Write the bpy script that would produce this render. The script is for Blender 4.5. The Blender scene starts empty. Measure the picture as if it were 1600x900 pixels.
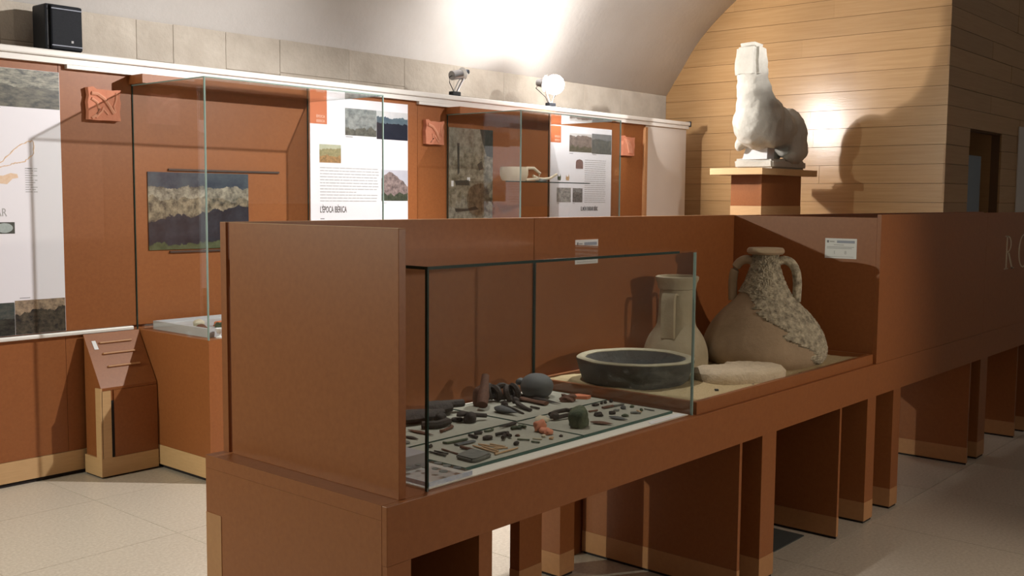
import bpy, bmesh, math, random
from mathutils import Vector, Matrix
random.seed(7)
scene = bpy.context.scene
col = scene.collection
PI = math.pi

# ------------------------------------------------------------------ camera
def make_camera():
    yaw, pit, rol = math.radians(40.8108), math.radians(4.8949), math.radians(0.4488)
    F = Vector((math.cos(yaw)*math.cos(pit), math.sin(yaw)*math.cos(pit), -math.sin(pit)))
    R = Vector((math.sin(yaw), -math.cos(yaw), 0)); U = R.cross(F)
    R2 = R*math.cos(rol)+U*math.sin(rol); U2 = -R*math.sin(rol)+U*math.cos(rol)
    cd = bpy.data.cameras.new('camera'); cd.sensor_fit = 'HORIZONTAL'; cd.sensor_width = 36
    cd.lens = 1634.87/1600*36; cd.clip_start = 0.05; cd.clip_end = 100
    o = bpy.data.objects.new('camera', cd); col.objects.link(o)
    m = Matrix((R2, U2, -F)).transposed().to_4x4(); m.translation = Vector((0, 0, 1.6))
    o.matrix_world = m; scene.camera = o
make_camera()

# ------------------------------------------------------------------ world, exposure
world = bpy.data.worlds.new('hall_light'); scene.world = world; world.use_nodes = True
world.node_tree.nodes['Background'].inputs[0].default_value = (1.0, 0.92, 0.86, 1)
world.node_tree.nodes['Background'].inputs[1].default_value = 0.10
scene.cycles.transparent_max_bounces = 24
vs = scene.view_settings
vs.view_transform = 'Standard'; vs.look = 'None'; vs.exposure = 0.0; vs.gamma = 1.0; vs.use_curve_mapping = False

# strengths of the lamps (each light is made in its lamp's builder below)
P_STATUE, P_VAULT, P_LEFT, P_KEY, P_FRONT_FILL, P_UP_FILL, P_TOP_FILL, P_RIGHT = 150, 22, 470, 620, 118, 260, 95, 190
WARM = (1.0, 0.86, 0.70); NEUT = (1.0, 0.955, 0.91)

# ------------------------------------------------------------------ materials
MATS = {}
def nmat(name):
    m = bpy.data.materials.new(name); m.use_nodes = True
    nt = m.node_tree; b = nt.nodes['Principled BSDF']; MATS[name] = m
    return m, nt, b
def N(nt, t, **kw):
    n = nt.nodes.new(t)
    for k, v in kw.items(): setattr(n, k, v)
    return n
def math_node(nt, op, a, b=None, c=None):
    n = N(nt, 'ShaderNodeMath', operation=op)
    for i, v in enumerate((a, b, c)):
        if v is None: continue
        if isinstance(v, (int, float)): n.inputs[i].default_value = v
        else: nt.links.new(v, n.inputs[i])
    return n.outputs[0]
def mixc(nt, f, a, b):
    n = N(nt, 'ShaderNodeMix', data_type='RGBA')
    for i, v in ((0, f), (6, a), (7, b)):
        if isinstance(v, (int, float)): n.inputs[i].default_value = v
        elif isinstance(v, tuple): n.inputs[i].default_value = (*v[:3], 1)
        else: nt.links.new(v, n.inputs[i])
    return n.outputs[2]
def noise(nt, vec, scale, detail=3, rough=0.6):
    n = N(nt, 'ShaderNodeTexNoise'); n.inputs['Scale'].default_value = scale
    n.inputs['Detail'].default_value = detail; n.inputs['Roughness'].default_value = rough
    if vec is not None: nt.links.new(vec, n.inputs['Vector'])
    return n.outputs[0]
def ramp(nt, f, stops):
    n = N(nt, 'ShaderNodeValToRGB'); e = n.color_ramp.elements
    while len(e) < len(stops): e.new(0.5)
    for el, (p, c) in zip(e, stops): el.position = p; el.color = (*c[:3], 1)
    nt.links.new(f, n.inputs[0]); return n.outputs[0]
def mat(name, c1, c2=None, scale=8, rough=0.5, bump=0.0, bscale=None, stretch=(1, 1, 1), detail=4, contrast=0.25, metallic=0, rnd=0.0, coat=0.0, spec=None):
    """plain or two-tone noisy material in object-independent (world) coordinates"""
    m, nt, b = nmat(name)
    geo = N(nt, 'ShaderNodeNewGeometry'); mp = N(nt, 'ShaderNodeMapping')
    mp.inputs['Scale'].default_value = stretch
    nt.links.new(geo.outputs['Position'], mp.inputs['Vector'])
    c2 = c2 or c1
    f = noise(nt, mp.outputs[0], scale, detail)
    c = ramp(nt, f, [(0.5-contrast, c1), (0.5+contrast, c2)])
    if rnd:
        oi = N(nt, 'ShaderNodeObjectInfo')
        hs = N(nt, 'ShaderNodeHueSaturation'); nt.links.new(c, hs.inputs['Color'])
        v = math_node(nt, 'MULTIPLY_ADD', oi.outputs['Random'], rnd*2, 1-rnd); nt.links.new(v, hs.inputs['Value'])
        c = hs.outputs[0]
    nt.links.new(c, b.inputs['Base Color'])
    b.inputs['Roughness'].default_value = rough; b.inputs['Metallic'].default_value = metallic
    if spec is not None: b.inputs['Specular IOR Level'].default_value = spec
    if coat: b.inputs['Coat Weight'].default_value = coat; b.inputs['Coat Roughness'].default_value = 0.12
    if bump:
        bn = N(nt, 'ShaderNodeBump'); bn.inputs['Strength'].default_value = bump; bn.inputs['Distance'].default_value = 0.01
        nt.links.new(noise(nt, mp.outputs[0], bscale or scale*4, 5), bn.inputs['Height'])
        nt.links.new(bn.outputs[0], b.inputs['Normal'])
    return m
mat('mdf', (0.258, 0.085, 0.025), (0.318, 0.111, 0.034), scale=60, rough=0.42, contrast=0.3, spec=0.4)
mat('mdf_edge', (0.42, 0.20, 0.085), (0.48, 0.24, 0.10), scale=40, rough=0.5)
mat('beige_wood', (0.56, 0.35, 0.17), (0.62, 0.40, 0.20), scale=12, stretch=(1, 1, 8), rough=0.45)
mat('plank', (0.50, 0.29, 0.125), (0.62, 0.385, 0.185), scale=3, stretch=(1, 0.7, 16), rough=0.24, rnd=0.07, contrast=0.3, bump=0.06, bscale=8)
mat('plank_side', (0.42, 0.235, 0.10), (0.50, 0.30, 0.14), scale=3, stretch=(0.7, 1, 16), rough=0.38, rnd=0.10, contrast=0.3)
mat('plaster', (0.63, 0.605, 0.58), (0.69, 0.67, 0.65), scale=2.5, rough=0.85, bump=0.25, bscale=22)
mat('stone_wall', (0.43, 0.38, 0.32), (0.58, 0.53, 0.46), scale=5, rough=0.9, bump=0.6, bscale=24, rnd=0.05, detail=8)
mat('mortar_joint', (0.42, 0.36, 0.29), (0.54, 0.48, 0.40), scale=9, rough=0.95)
mat('floor_tile', (0.44, 0.38, 0.31), (0.62, 0.56, 0.475), scale=70, rough=0.34, detail=6, rnd=0.035, contrast=0.22)
mat('floor_joint', (0.33, 0.28, 0.21), rough=0.7)
mat('white_metal', (0.80, 0.78, 0.75), rough=0.35)
mat('white_board', (0.66, 0.60, 0.55), (0.69, 0.63, 0.58), scale=4, rough=0.6)
mat('poster_white', (0.82, 0.81, 0.88), rough=0.45)
mat('card_white', (0.76, 0.76, 0.78), rough=0.5)
mat('print_grey', (0.20, 0.20, 0.22), rough=0.6)
mat('print_black', (0.035, 0.033, 0.033), rough=0.6)
mat('print_midgrey', (0.42, 0.42, 0.44), rough=0.6)
mat('print_bluegrey', (0.33, 0.36, 0.45), rough=0.6)
mat('print_orange', (0.56, 0.16, 0.065), rough=0.5)
mat('print_tan', (0.72, 0.50, 0.33), (0.80, 0.62, 0.48), scale=90, rough=0.5)
mat('print_pink', (0.78, 0.56, 0.47), rough=0.5)
mat('letter_cream', (0.62, 0.52, 0.37), rough=0.5)
mat('cloth_white', (0.70, 0.66, 0.58), (0.75, 0.71, 0.64), scale=40, rough=0.9)
mat('felt_grey', (0.34, 0.33, 0.27), (0.40, 0.39, 0.33), scale=90, rough=0.9)
mat('grey_card', (0.30, 0.28, 0.29), (0.34, 0.32, 0.33), scale=20, rough=0.8)
mat('tray_grey', (0.44, 0.44, 0.46), (0.50, 0.50, 0.52), scale=10, rough=0.7)
mat('sand', (0.50, 0.38, 0.20), (0.68, 0.54, 0.32), scale=160, rough=0.95, bump=0.8, bscale=120)
mat('statue_stone', (0.41, 0.39, 0.345), (0.52, 0.50, 0.45), scale=9, rough=0.85, bump=0.5, bscale=30, detail=7)
mat('support_white', (0.56, 0.56, 0.58), rough=0.7)
mat('clay_tan', (0.33, 0.235, 0.15), (0.44, 0.32, 0.21), scale=9, rough=0.85, bump=0.25, bscale=40)
mat('clay_grey', (0.36, 0.30, 0.20), (0.47, 0.40, 0.28), scale=10, rough=0.85, bump=0.3, bscale=40)
mat('crust', (0.20, 0.17, 0.125), (0.62, 0.54, 0.40), scale=38, rough=0.95, bump=1.0, bscale=60, detail=8, contrast=0.18)
mat('basalt', (0.045, 0.047, 0.046), (0.085, 0.085, 0.075), scale=14, rough=0.8, bump=0.5, bscale=35)
mat('basalt_rim', (0.36, 0.32, 0.22), (0.46, 0.42, 0.30), scale=20, rough=0.85, bump=0.5, bscale=40)
mat('limestone', (0.52, 0.42, 0.29), (0.66, 0.55, 0.40), scale=12, rough=0.95, bump=0.9, bscale=40, detail=8)
mat('terracotta', (0.56, 0.20, 0.115), (0.64, 0.26, 0.155), scale=14, rough=0.8, bump=0.2)
mat('terracotta_light', (0.66, 0.30, 0.19), rough=0.8)
mat('iron', (0.022, 0.016, 0.013), (0.05, 0.034, 0.026), scale=50, rough=0.75, bump=0.6, bscale=120)
mat('rust', (0.10, 0.042, 0.024), (0.16, 0.07, 0.04), scale=50, rough=0.8, bump=0.4)
mat('bronze_green', (0.035, 0.055, 0.032), (0.10, 0.12, 0.06), scale=30, rough=0.7, bump=0.4)
mat('lead_grey', (0.10, 0.105, 0.095), (0.17, 0.17, 0.15), scale=40, rough=0.6, bump=0.3)
mat('pot_grey', (0.075, 0.08, 0.082), (0.115, 0.12, 0.12), scale=20, rough=0.75)
mat('bone', (0.44, 0.27, 0.14), (0.55, 0.37, 0.21), scale=40, rough=0.7)
mat('pale_sherd', (0.52, 0.46, 0.34), rough=0.8)
mat('sherd_red', (0.62, 0.20, 0.10), rough=0.8)
mat('black_plastic', (0.012, 0.014, 0.018), (0.02, 0.022, 0.028), scale=150, rough=0.45, spec=0.25)
mat('grille_black', (0.008, 0.010, 0.014), (0.02, 0.022, 0.028), scale=300, rough=0.6, spec=0.12)
mat('dark_gap', (0.014, 0.009, 0.009), rough=0.9)
mat('dark_line', (0.05, 0.028, 0.02), rough=0.6)
mat('steel', (0.42, 0.42, 0.44), rough=0.3, metallic=1.0)
mat('slate_mat', (0.05, 0.055, 0.055), rough=0.9)
mat('door_grey', (0.24, 0.29, 0.34), rough=0.5)
mat('pale_pot', (0.66, 0.55, 0.40), (0.72, 0.62, 0.48), scale=14, rough=0.8)
mat('case_floor', (0.45, 0.24, 0.12), (0.5, 0.27, 0.14), scale=20, rough=0.4)

def glass_mat(name, tint, refl):
    m = bpy.data.materials.new(name); m.use_nodes = True; nt = m.node_tree; nt.nodes.clear(); MATS[name] = m
    out = N(nt, 'ShaderNodeOutputMaterial'); tr = N(nt, 'ShaderNodeBsdfTransparent'); gl = N(nt, 'ShaderNodeBsdfGlossy')
    tr.inputs[0].default_value = (*tint, 1); gl.inputs['Roughness'].default_value = 0.02; gl.inputs[0].default_value = (1, 1, 1, 1)
    lw = N(nt, 'ShaderNodeLayerWeight'); lw.inputs[0].default_value = 0.5; mx = N(nt, 'ShaderNodeMixShader')
    fac = math_node(nt, 'MULTIPLY_ADD', math_node(nt, 'POWER', lw.outputs['Facing'], 5.0), 1-refl, refl)
    nt.links.new(fac, mx.inputs[0]); nt.links.new(tr.outputs[0], mx.inputs[1]); nt.links.new(gl.outputs[0], mx.inputs[2])
    nt.links.new(mx.outputs[0], out.inputs[0]); return m
glass_mat('glass', (0.97, 0.98, 0.975), 0.03)
glass_mat('acrylic', (0.93, 0.94, 0.96), 0.04)
mat('acrylic_glint', (0.50, 0.58, 0.80), (0.80, 0.85, 0.95), scale=60, rough=0.12)  # pale blue glint of the edges put into their colour
mat('sheet_edge', (0.015, 0.075, 0.06), rough=0.2)
mat('glass_edge_dark', (0.012, 0.035, 0.03), rough=0.15)
mat('glass_edge_pale', (0.22, 0.30, 0.27), rough=0.15)
def emit_mat(name, c, s):
    m, nt, b = nmat(name); b.inputs['Base Color'].default_value = (0.9, 0.9, 0.9, 1)
    b.inputs['Emission Color'].default_value = (*c, 1); b.inputs['Emission Strength'].default_value = s; return m
emit_mat('lamp_glow', (1, 0.95, 0.86), 40); emit_mat('lamp_glow_dim', (1, 0.95, 0.86), 14)

def photo_mat(name, base, layers, asp=0.8, peak=None):
    """printed photograph: base = (colA,colB,noise scale); layers back to front: (height, amp, freq, slope, colA, colB, noise scale)"""
    m, nt, b = nmat(name)
    tc = N(nt, 'ShaderNodeTexCoord'); sp = N(nt, 'ShaderNodeSeparateXYZ'); nt.links.new(tc.outputs['Generated'], sp.inputs[0])
    x, z = sp.outputs[0], sp.outputs[2]
    def tone(a, bb, s, seed):
        mp = N(nt, 'ShaderNodeMapping'); nt.links.new(tc.outputs['Generated'], mp.inputs[0])
        mp.inputs['Location'].default_value = (seed, 0, seed*2); mp.inputs['Scale'].default_value = (1, 0.2, asp)
        return ramp(nt, noise(nt, mp.outputs[0], s, 8, 0.7), [(0.38, a), (0.62, bb)])
    c = tone(base[0], base[1], base[2], 1.3)
    for i, (h, amp, fr, sl, ca, cb, sc) in enumerate(layers):
        n1 = N(nt, 'ShaderNodeTexNoise', noise_dimensions='1D'); n1.inputs['Detail'].default_value = 4; n1.inputs['Scale'].default_value = fr
        nt.links.new(math_node(nt, 'ADD', x, 3.7*i+1.1), n1.inputs['W'])
        e = math_node(nt, 'MULTIPLY_ADD', math_node(nt, 'SUBTRACT', n1.outputs[0], 0.5), amp, h)
        e = math_node(nt, 'MULTIPLY_ADD', x, sl, e)
        mp = N(nt, 'ShaderNodeMapping'); nt.links.new(tc.outputs['Generated'], mp.inputs[0]); mp.inputs['Scale'].default_value = (1, 0.2, asp); mp.inputs['Location'].default_value = (7.7*i, 0, 3)
        e = math_node(nt, 'MULTIPLY_ADD', math_node(nt, 'SUBTRACT', noise(nt, mp.outputs[0], 9, 5), 0.5), 0.22 if h < 0.85 else 0.06, e)
        if peak and i == 0: e = math_node(nt, 'MULTIPLY_ADD', math_node(nt, 'ABSOLUTE', math_node(nt, 'SUBTRACT', x, peak[0])), -peak[1], e)
        mask = math_node(nt, 'LESS_THAN', z, e)
        c = mixc(nt, mask, c, tone(ca, cb, sc, 2.1*i+5))
    nt.links.new(c, b.inputs['Base Color']); b.inputs['Roughness'].default_value = 0.35
    return m
photo_mat('photo_shrubs', ((0.03, 0.035, 0.035), (0.35, 0.34, 0.27), 14), [(0.62, 0.2, 5, -0.1, (0.015, 0.018, 0.02), (0.16, 0.15, 0.11), 10)])
photo_mat('photo_ruins', ((0.42, 0.32, 0.22), (0.16, 0.12, 0.09), 8), [(0.62, 0.5, 3, 0.15, (0.012, 0.012, 0.014), (0.10, 0.085, 0.06), 8)])
photo_mat('photo_dark_site', ((0.03, 0.05, 0.05), (0.10, 0.10, 0.09), 8), [(0.5, 0.3, 3, 0, (0.008, 0.009, 0.010), (0.05, 0.05, 0.04), 10)])
photo_mat('photo_hilltop', ((0.02, 0.03, 0.055), (0.06, 0.08, 0.10), 5), [(0.82, 0.10, 2, 0.0, (0.06, 0.055, 0.045), (0.40, 0.36, 0.28), 10), (0.66, 0.22, 4, 0.0, (0.045, 0.04, 0.03), (0.34, 0.28, 0.19), 14), (0.36, 0.30, 2.2, 0.22, (0.008, 0.010, 0.018), (0.03, 0.035, 0.05), 6), (0.06, 0.1, 5, 0.05, (0.05, 0.07, 0.03), (0.10, 0.12, 0.06), 12)], 0.66)
photo_mat('photo_rockface', ((0.14, 0.16, 0.17), (0.35, 0.37, 0.37), 5), [(0.25, 0.4, 4, 0.05, (0.05, 0.055, 0.05), (0.16, 0.16, 0.14), 9)])
photo_mat('photo_valley', ((0.55, 0.58, 0.62), (0.68, 0.68, 0.70), 2), [(0.80, 0.22, 3.5, -0.02, (0.06, 0.10, 0.14), (0.12, 0.17, 0.20), 4), (0.58, 0.06, 2, 0, (0.006, 0.009, 0.022), (0.012, 0.015, 0.03), 4)])
photo_mat('photo_reconstruction', ((0.42, 0.44, 0.33), (0.52, 0.52, 0.40), 3), [(0.72, 0.3, 3, 0.1, (0.22, 0.21, 0.11), (0.36, 0.31, 0.17), 9), (0.38, 0.2, 3, 0, (0.46, 0.26, 0.12), (0.20, 0.13, 0.06), 7)])
photo_mat('photo_mountain', ((0.46, 0.47, 0.55), (0.52, 0.53, 0.60), 2), [(0.95, 0.2, 4, 0.1, (0.10, 0.075, 0.075), (0.32, 0.25, 0.24), 9), (0.20, 0.25, 5, 0.05, (0.02, 0.03, 0.02), (0.08, 0.09, 0.06), 12)], 0.85, (0.30, 0.8))
photo_mat('photo_dig', ((0.13, 0.12, 0.09), (0.34, 0.32, 0.26), 7), [(0.80, 0.4, 2, 0.1, (0.10, 0.09, 0.06), (0.33, 0.30, 0.23), 10), (0.55, 0.3, 3, -0.2, (0.13, 0.125, 0.10), (0.36, 0.35, 0.29), 12), (0.12, 0.15, 3, 0, (0.02, 0.02, 0.015), (0.20, 0.18, 0.14), 8)], 2.3)
photo_mat('photo_two_hills', ((0.55, 0.53, 0.54), (0.60, 0.58, 0.58), 2), [(0.88, 0.45, 2.6, 0.0, (0.13, 0.105, 0.10), (0.26, 0.21, 0.19), 8), (0.3, 0.3, 5, 0, (0.07, 0.065, 0.045), (0.15, 0.14, 0.11), 10)])
photo_mat('photo_green_hill', ((0.16, 0.17, 0.19), (0.24, 0.25, 0.26), 3), [(0.75, 0.3, 3, -0.05, (0.08, 0.085, 0.09), (0.15, 0.16, 0.15), 8)])
photo_mat('photo_burial', ((0.16, 0.16, 0.17), (0.46, 0.44, 0.42), 5), [])
photo_mat('photo_grave', ((0.10, 0.10, 0.11), (0.36, 0.35, 0.35), 6), [(0.7, 0.3, 3, 0, (0.05, 0.05, 0.055), (0.24, 0.23, 0.23), 9)])
photo_mat('photo_stele', ((0.15, 0.085, 0.085), (0.26, 0.17, 0.16), 6), [])
photo_mat('photo_disc', ((0.03, 0.035, 0.03), (0.06, 0.065, 0.055), 6), [])
mat('print_disc', (0.30, 0.36, 0.36), (0.42, 0.48, 0.48), scale=60, rough=0.5)

# ------------------------------------------------------------------ object helpers
WL = {}
def wloc(o): return WL.get(o.name, Vector((0, 0, 0))) if o else Vector((0, 0, 0))
def tag(o, label=None, cat=None, group=None, kind=None):
    if label: o['label'] = label
    if cat: o['category'] = cat
    if group: o['group'] = group
    if kind: o['kind'] = kind
    return o
def empty(name, loc, label=None, cat=None, group=None, kind=None):
    o = bpy.data.objects.new(name, None); col.objects.link(o); o.location = loc; WL[o.name] = Vector(loc)
    o.empty_display_size = 0.05
    return tag(o, label, cat, group, kind)
def obj(name, me, m, parent=None, at=None):
    """link mesh (world coordinates); origin goes to its base centre"""
    if at is None:
        xs = [v.co.x for v in me.vertices]; ys = [v.co.y for v in me.vertices]; zs = [v.co.z for v in me.vertices]
        at = Vector(((min(xs)+max(xs))/2, (min(ys)+max(ys))/2, min(zs)))
    me.transform(Matrix.Translation(-Vector(at)))
    o = bpy.data.objects.new(name, me); col.objects.link(o)
    me.materials.append(MATS[m]); o.location = Vector(at)-wloc(parent); o.parent = parent; WL[o.name] = Vector(at)
    return o
def bm_mesh(bm, smooth=False, name='m'):
    bmesh.ops.recalc_face_normals(bm, faces=bm.faces)
    me = bpy.data.meshes.new(name); bm.to_mesh(me); bm.free()
    if smooth:
        for p in me.polygons: p.use_smooth = True
        me.set_sharp_from_angle(angle=math.radians(42))
    return me
def add_box(bm, x0, x1, y0, y1, z0, z1):
    vs = [bm.verts.new(c) for c in ((x0,y0,z0),(x1,y0,z0),(x1,y1,z0),(x0,y1,z0),(x0,y0,z1),(x1,y0,z1),(x1,y1,z1),(x0,y1,z1))]
    for f in ((0,3,2,1),(4,5,6,7),(0,1,5,4),(1,2,6,5),(2,3,7,6),(3,0,4,7)): bm.faces.new([vs[i] for i in f])
    return vs
def box(name, x0, x1, y0, y1, z0, z1, m, parent=None, bev=0.0):
    bm = bmesh.new(); add_box(bm, x0, x1, y0, y1, z0, z1)
    if bev: bmesh.ops.bevel(bm, geom=bm.edges[:], offset=bev, segments=2, affect='EDGES', profile=0.5)
    return obj(name, bm_mesh(bm), m, parent)
def boxes(name, L, m, parent=None):
    bm = bmesh.new()
    for b in L: add_box(bm, *b)
    return obj(name, bm_mesh(bm), m, parent)
def add_prism(bm, pts, d):
    """extrude polygon pts (3D list) by vector d"""
    a = [bm.verts.new(p) for p in pts]; b = [bm.verts.new(Vector(p)+Vector(d)) for p in pts]
    bm.faces.new(a); bm.faces.new(b[::-1]); n = len(a)
    for i in range(n): bm.faces.new((a[i], a[(i+1) % n], b[(i+1) % n], b[i]))
def prism(name, pts, d, m, parent=None):
    bm = bmesh.new(); add_prism(bm, pts, d); return obj(name, bm_mesh(bm), m, parent)
def add_tube(bm, pts, rad, seg=10, flat=1.0, cap=True):
    pts = [Vector(p) for p in pts]
    if isinstance(rad, (int, float)): rad = [rad]*len(pts)
    rings = []
    for i, p in enumerate(pts):
        t = (pts[min(i+1, len(pts)-1)]-pts[max(i-1, 0)]).normalized()
        up = Vector((0, 0, 1)) if abs(t.z) < 0.93 else Vector((1, 0, 0))
        s = t.cross(up).normalized(); u = s.cross(t)
        rings.append([bm.verts.new(p+s*math.cos(a)*rad[i]+u*math.sin(a)*rad[i]*flat) for a in (2*PI*k/seg for k in range(seg))])
    for r0, r1 in zip(rings, rings[1:]):
        for k in range(seg): bm.faces.new((r0[k], r0[(k+1) % seg], r1[(k+1) % seg], r1[k]))
    if cap: bm.faces.new(rings[0][::-1]); bm.faces.new(rings[-1])
def tube(name, pts, rad, m, parent=None, seg=10, flat=1.0):
    bm = bmesh.new(); add_tube(bm, pts, rad, seg, flat); return obj(name, bm_mesh(bm, True), m, parent)
def add_ring(bm, c, R, r, sx=1, sy=1, rot=0, seg=20, s2=7, tilt=0):
    mt = Matrix.Translation(Vector(c)) @ Matrix.Rotation(rot, 4, 'Z') @ Matrix.Rotation(tilt, 4, 'X')
    vs = [[bm.verts.new(mt @ Vector(((R+r*math.cos(b))*math.cos(a)*sx, (R+r*math.cos(b))*math.sin(a)*sy, r*math.sin(b)))) for b in (2*PI*j/s2 for j in range(s2))] for a in (2*PI*i/seg for i in range(seg))]
    for i in range(seg):
        for j in range(s2): bm.faces.new((vs[i][j], vs[(i+1) % seg][j], vs[(i+1) % seg][(j+1) % s2], vs[i][(j+1) % s2]))
def add_blob(bm, c, r, rot=0, seed=0, rough=0.18, flatbase=True, sub=3):
    rr = random.Random(seed); ph = [(rr.uniform(1, 4), rr.uniform(0, 6), rr.uniform(-1, 1), rr.uniform(-1, 1), rr.uniform(-1, 1)) for _ in range(6)]
    tmp = bmesh.new(); bmesh.ops.create_icosphere(tmp, subdivisions=sub, radius=1)
    mt = Matrix.Translation(Vector(c)) @ Matrix.Rotation(rot, 4, 'Z')
    for v in tmp.verts:
        d = 1+rough*sum(math.sin(f*(a*v.co.x+b*v.co.y+cc*v.co.z)*2+p) for f, p, a, b, cc in ph)/3
        q = Vector((v.co.x*r[0]*d, v.co.y*r[1]*d, v.co.z*r[2]*d))
        if flatbase: q.z = max(q.z, -r[2]*0.55)
        v.co = mt @ q
    me = bpy.data.meshes.new('t'); tmp.to_mesh(me); tmp.free(); bm.from_mesh(me); bpy.data.meshes.remove(me)
def add_lathe(bm, c, prof, seg=40, wob=None, close=True):
    rings = []
    for (r, z) in prof:
        rings.append([bm.verts.new((c[0]+r*math.cos(a)*(wob(a, z) if wob else 1), c[1]+r*math.sin(a)*(wob(a, z) if wob else 1), c[2]+z)) for a in (2*PI*k/seg for k in range(seg))])
    for r0, r1 in zip(rings, rings[1:]):
        for k in range(seg): bm.faces.new((r0[k], r0[(k+1) % seg], r1[(k+1) % seg], r1[k]))
    if close: bm.faces.new(rings[0][::-1]); bm.faces.new(rings[-1])
    return rings
def lathe(name, c, prof, m, parent=None, seg=40, wob=None):
    bm = bmesh.new(); add_lathe(bm, c, prof, seg, wob); return obj(name, bm_mesh(bm, True), m, parent)
def text(name, s, size, m, parent, origin, face='-Y', sx=1.0, depth=0.001, bold=0.0):
    cu = bpy.data.curves.new('t', 'FONT'); cu.body = s; cu.size = size; cu.extrude = depth; cu.offset = bold; cu.resolution_u = 3; cu.dimensions = '2D'; cu.fill_mode = 'BOTH'
    t = bpy.data.objects.new('t', cu); col.objects.link(t); bpy.context.view_layer.update()
    me = bpy.data.meshes.new_from_object(t.evaluated_get(bpy.context.evaluated_depsgraph_get()))
    bpy.data.objects.remove(t); bpy.data.curves.remove(cu)
    if face == '-Y': mt = Matrix(((sx, 0, 0, 0), (0, 0, -1, 0), (0, 1, 0, 0), (0, 0, 0, 1)))
    else: mt = Matrix(((0, 0, -1, 0), (-sx, 0, 0, 0), (0, 1, 0, 0), (0, 0, 0, 1)))
    me.transform(Matrix.Translation(Vector(origin)) @ mt); me.materials.clear()
    return obj(name, me, m, parent)
def copy_tree(o, parent=None, loc=None):
    c = o.copy(); col.objects.link(c); c.parent = parent
    if loc is not None: c.location = loc
    for ch in list(o.children):
        copy_tree(ch, c)
    return c
def light_spot(name, loc, target, power, color, size, blend, radius, parent=None):
    l = bpy.data.lights.new(name, 'SPOT'); l.energy = power; l.color = color; l.spot_size = math.radians(size); l.spot_blend = blend; l.shadow_soft_size = radius
    o = bpy.data.objects.new(name, l); col.objects.link(o)
    o.rotation_euler = (Vector(target)-Vector(loc)).to_track_quat('-Z', 'Y').to_euler(); o.location = Vector(loc)-wloc(parent); o.parent = parent
    return o

YW, YS, XE, YC = 5.757, 6.236, 9.75, 3.262      # display wall, stone wall, plank end wall, its corner

# ================================================================== THE SETTING
fl = box('floor', -4, 14, -3, 6.4, -0.12, -0.012, 'floor_joint'); tag(fl, kind='structure')
T = 0.80; tile_me = None
for i in range(-1, 15):
    for j in range(0, 7):
        x, y = i*T+0.25, j*T+0.38
        if tile_me is None:
            o = box('tile', x, x+T-0.003, y, y+T-0.003, -0.012, 0, 'floor_tile', fl); tile_me = o.data
        else:
            o = bpy.data.objects.new('tile', tile_me); col.objects.link(o); o.parent = fl
            o.location = Vector((x+T/2-0.0015, y+T/2-0.0015, -0.012))-wloc(fl)
boxes('tile_surround', [(-4, -0.55, -3, 6.4, -0.012, 0), (-0.55, 14, -3, 0.377, -0.012, 0), (-0.55, 14, 5.983, 6.4, -0.012, 0), (12.25, 14, 0.377, 5.983, -0.012, 0)], 'floor_tile', fl)

# stone side wall with its visible band of blocks
ws = box('wall_stone', -4, XE, YS+0.006, YS+0.4, 0, 2.76, 'mortar_joint'); tag(ws, kind='structure')
J = [1.2, 2.0, 2.7, 3.08, 3.55, 3.81, 4.21, 4.66, 5.3, 5.88, 6.45, 7.09, 7.75, 8.28, 8.9, XE]
rr = random.Random(3)
for a, b in zip(J, J[1:]):
    zc = 2.44+rr.uniform(-0.03, 0.05)
    for z0, z1 in ((zc+0.002, 2.72+rr.uniform(-0.006, 0.006)), (1.95, zc-0.002)):
        dy = rr.uniform(-0.008, 0.008)
        sh = rr.uniform(-0.12, 0.12) if z0 < 2 else 0
        box('stone_block', a+0.0008, b-0.0008, YS+dy*0.25, YS+0.04, z0, z1, 'stone_wall', ws, bev=0.003)

# barrel vault over the hall
prof = [(6.26, 2.70), (6.236, 2.7165), (6.166, 2.8146), (6.05, 2.976), (5.884, 3.217), (5.697, 3.411), (5.42, 3.634), (5.05, 3.86), (4.6, 4.06), (4.0, 4.24), (3.3, 4.34), (2.5, 4.38)]
prof = prof+[(5.0-y, z) for y, z in prof[-2::-1]]
def catmull(P, n=4):
    out = []
    for i in range(len(P)-1):
        p0, p1, p2, p3 = P[max(i-1, 0)], P[i], P[i+1], P[min(i+2, len(P)-1)]
        for k in range(n):
            t = k/n
            out.append(tuple(0.5*((2*p1[d])+(-p0[d]+p2[d])*t+(2*p0[d]-5*p1[d]+4*p2[d]-p3[d])*t*t+(-p0[d]+3*p1[d]-3*p2[d]+p3[d])*t**3) for d in (0, 1)))
    out.append(P[-1]); return out
pv = catmull(prof); bm = bmesh.new()
outer = [(y+(y-2.5)*0.06, z+0.12) for y, z in pv]
vl = [[bm.verts.new((x, y, z)) for y, z in pv+outer[::-1]] for x in (-4, XE+0.02)]
n = len(vl[0])
for k in range(n): bm.faces.new((vl[0][k], vl[0][(k+1) % n], vl[1][(k+1) % n], vl[1][k]))
bm.faces.new(vl[0]); bm.faces.new(vl[1][::-1])
me = bm_mesh(bm)
for p in me.polygons: p.use_smooth = len(p.vertices) == 4
tag(obj('ceiling', me, 'plaster'), kind='structure')
# plastered wall under the far side of the vault, behind the camera's right hand
tag(box('wall_right', -4, 14, -1.45, -1.24, 0, 2.76, 'plaster'), kind='structure')

tag(box('wall_far', 13.9, 14.1, -1.45, 3.36, 0, 4.5, 'plaster'), kind='structure')
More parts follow.
